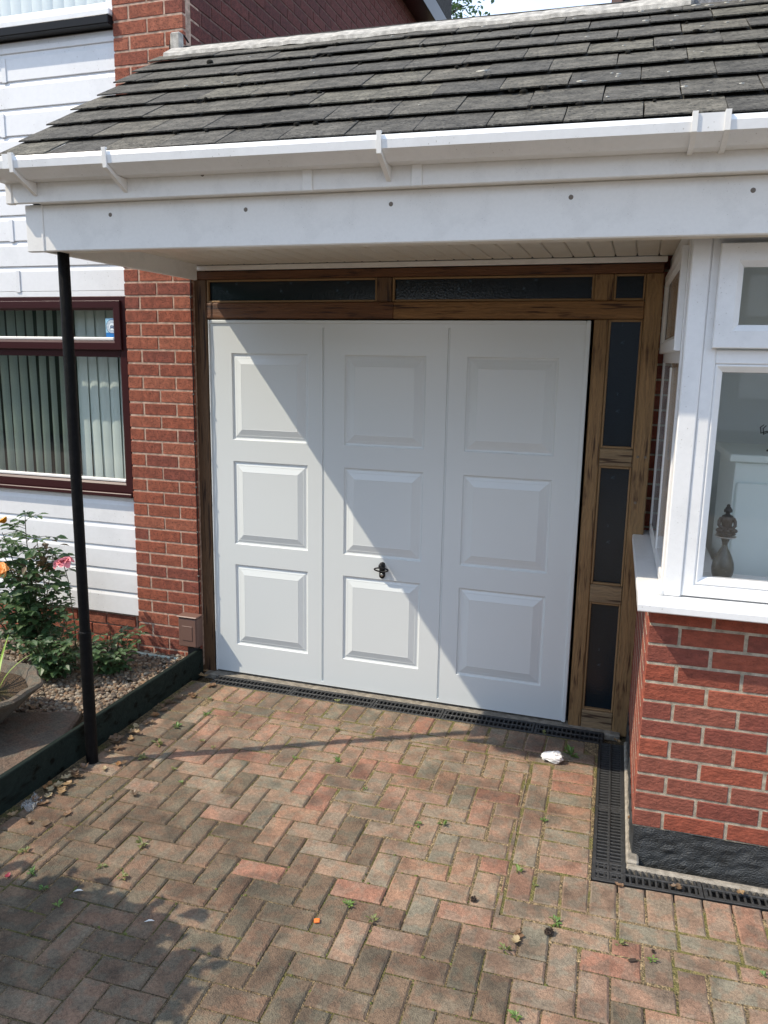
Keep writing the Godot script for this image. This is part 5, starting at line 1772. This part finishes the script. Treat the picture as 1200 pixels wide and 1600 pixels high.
	for c in [[0.566, 2.012, "white feather on the shaded paving near the bed"], [0.896, 2.062, "thin pale straw at the leafy shadow's edge"]]:
		var o := thing("feather", c[2], "feather", E(Vector3(0, 40, 0), Vector3(c[0], 0.006, c[1])))
		var st := begin()
		add_leaf(st, Vector3.ZERO, Vector3(1, 0.15, 0.2), 0.035, 0.3)
		part(o, "vane", st.commit(), M.feather)
	var sc := thing("slate_chip", "flat dark slate chip on the paving below the bay", "stone chip", E(Vector3(0, 25, 0), Vector3(2.483, 0.004, 1.695)))
	part(sc, "chip", box_mesh(Vector3(0.026, 0.006, 0.013), 0.002), M.cone)
	var pe := thing("red_petal", "dark red fallen petal at the paving's edge by the board", "petal", T(0.279, 0.004, 2.016))
	var ps := begin()
	dead_leaf(ps, Vector3.ZERO, 0.03)
	part(pe, "petal", ps.commit(), leafy([0.22, 0.02, 0.04]))

func dead_leaf(st: SurfaceTool, at: Vector3, size: float) -> void:
	var a := R(0, TAU)
	var d := Vector3(cos(a), 0, sin(a))
	var s := Vector3(-sin(a), 0, cos(a))
	var curl := R(0.15, 0.5)
	var prev := []
	for i in 8:
		var u := i / 7.0
		var w: float = size * [0.04, 0.16, 0.36, 0.20, 0.40, 0.17, 0.22, 0.01][i] * R(0.7, 1.2)
		var c := at + d * size * (u - 0.5) + Vector3(0, size * curl * (u - 0.5) * (u - 0.5) * 2.2, 0)
		var row := [c - s * w + Vector3(0, w * curl * 1.4, 0), c + Vector3(0, R(0, 0.002), 0), c + s * w + Vector3(0, w * curl * R(0.4, 1.8), 0)]
		if i > 0:
			for j in 2:
				quad(st, prev[j], prev[j + 1], row[j + 1], row[j], Vector3.UP)
		prev = row

func _ready() -> void:
	rng.seed = 20240
	# ---- camera
	var cam := Camera3D.new()
	cam.name = "camera"
	cam.transform = Transform3D(Basis.from_euler(Vector3(-0.1909, 0.3096, 0.0174)), Vector3(2.374, 1.9009, 4.0793))
	cam.fov = 65.95
	cam.near = 0.05
	cam.far = 200.0
	cam.current = true
	add_child(cam)
	# ---- sky
	var sky := Sky.new()
	var pm := ProceduralSkyMaterial.new()
	pm.sky_top_color = lin(0.50, 0.66, 0.94)
	pm.sky_horizon_color = lin(1.0, 1.06, 1.12)
	pm.sky_curve = 0.14
	pm.ground_bottom_color = lin(0.20, 0.18, 0.15)
	pm.ground_horizon_color = lin(0.35, 0.36, 0.36)
	pm.sky_cover = sky_cover()
	pm.energy_multiplier = 1.0
	sky.sky_material = pm
	var env := Environment.new()
	env.background_mode = Environment.BG_SKY
	env.sky = sky
	env.ambient_light_source = Environment.AMBIENT_SOURCE_SKY
	env.tonemap_mode = Environment.TONE_MAPPER_LINEAR
	env.tonemap_exposure = 1.6
	env.sdfgi_enabled = true
	env.ssao_enabled = true
	env.ssil_enabled = true
	var we := WorldEnvironment.new()
	we.name = "world_environment"
	we.environment = env
	add_child(we)
	# ---- sun
	var sun := DirectionalLight3D.new()
	sun.name = "sun"
	sun.light_energy = 1.05
	sun.light_color = Color(1.0, 0.95, 0.87)
	sun.light_angular_distance = 0.5
	sun.shadow_enabled = true
	sun.look_at_from_position(Vector3.ZERO, Vector3(1.0, -1.3645, -0.5595), Vector3.UP)
	add_child(sun)
	make_materials()
	build_paving()
	var D := deg_to_rad(TILT)
	channel("long black drain channel under the white garage door", Transform3D(Basis(Vector3.UP, deg_to_rad(0.3)), Vector3(0.045, -0.003, 0.055)), 2.275, 0.134, [0.0, 0.52, 1.02, 1.42, 1.92])
	channel("black drain channel running along the bay's side wall", TF * Transform3D(Basis(Vector3.UP, -PI / 2), Vector3(2.452, -0.003, -0.975)), 1.138, 0.128, [0.0, 0.62])
	channel("black drain channel along the front of the bay plinth", TF * Transform3D(Basis(Vector3.UP, deg_to_rad(1.6)), Vector3(2.324, -0.003, 0.030 + 0.010)), 1.4, 0.130, [0.0, 0.40, 0.90])
	build_garage()
	build_post()
	build_house()
	build_bay()
	build_far()
	build_garden()
	build_litter()
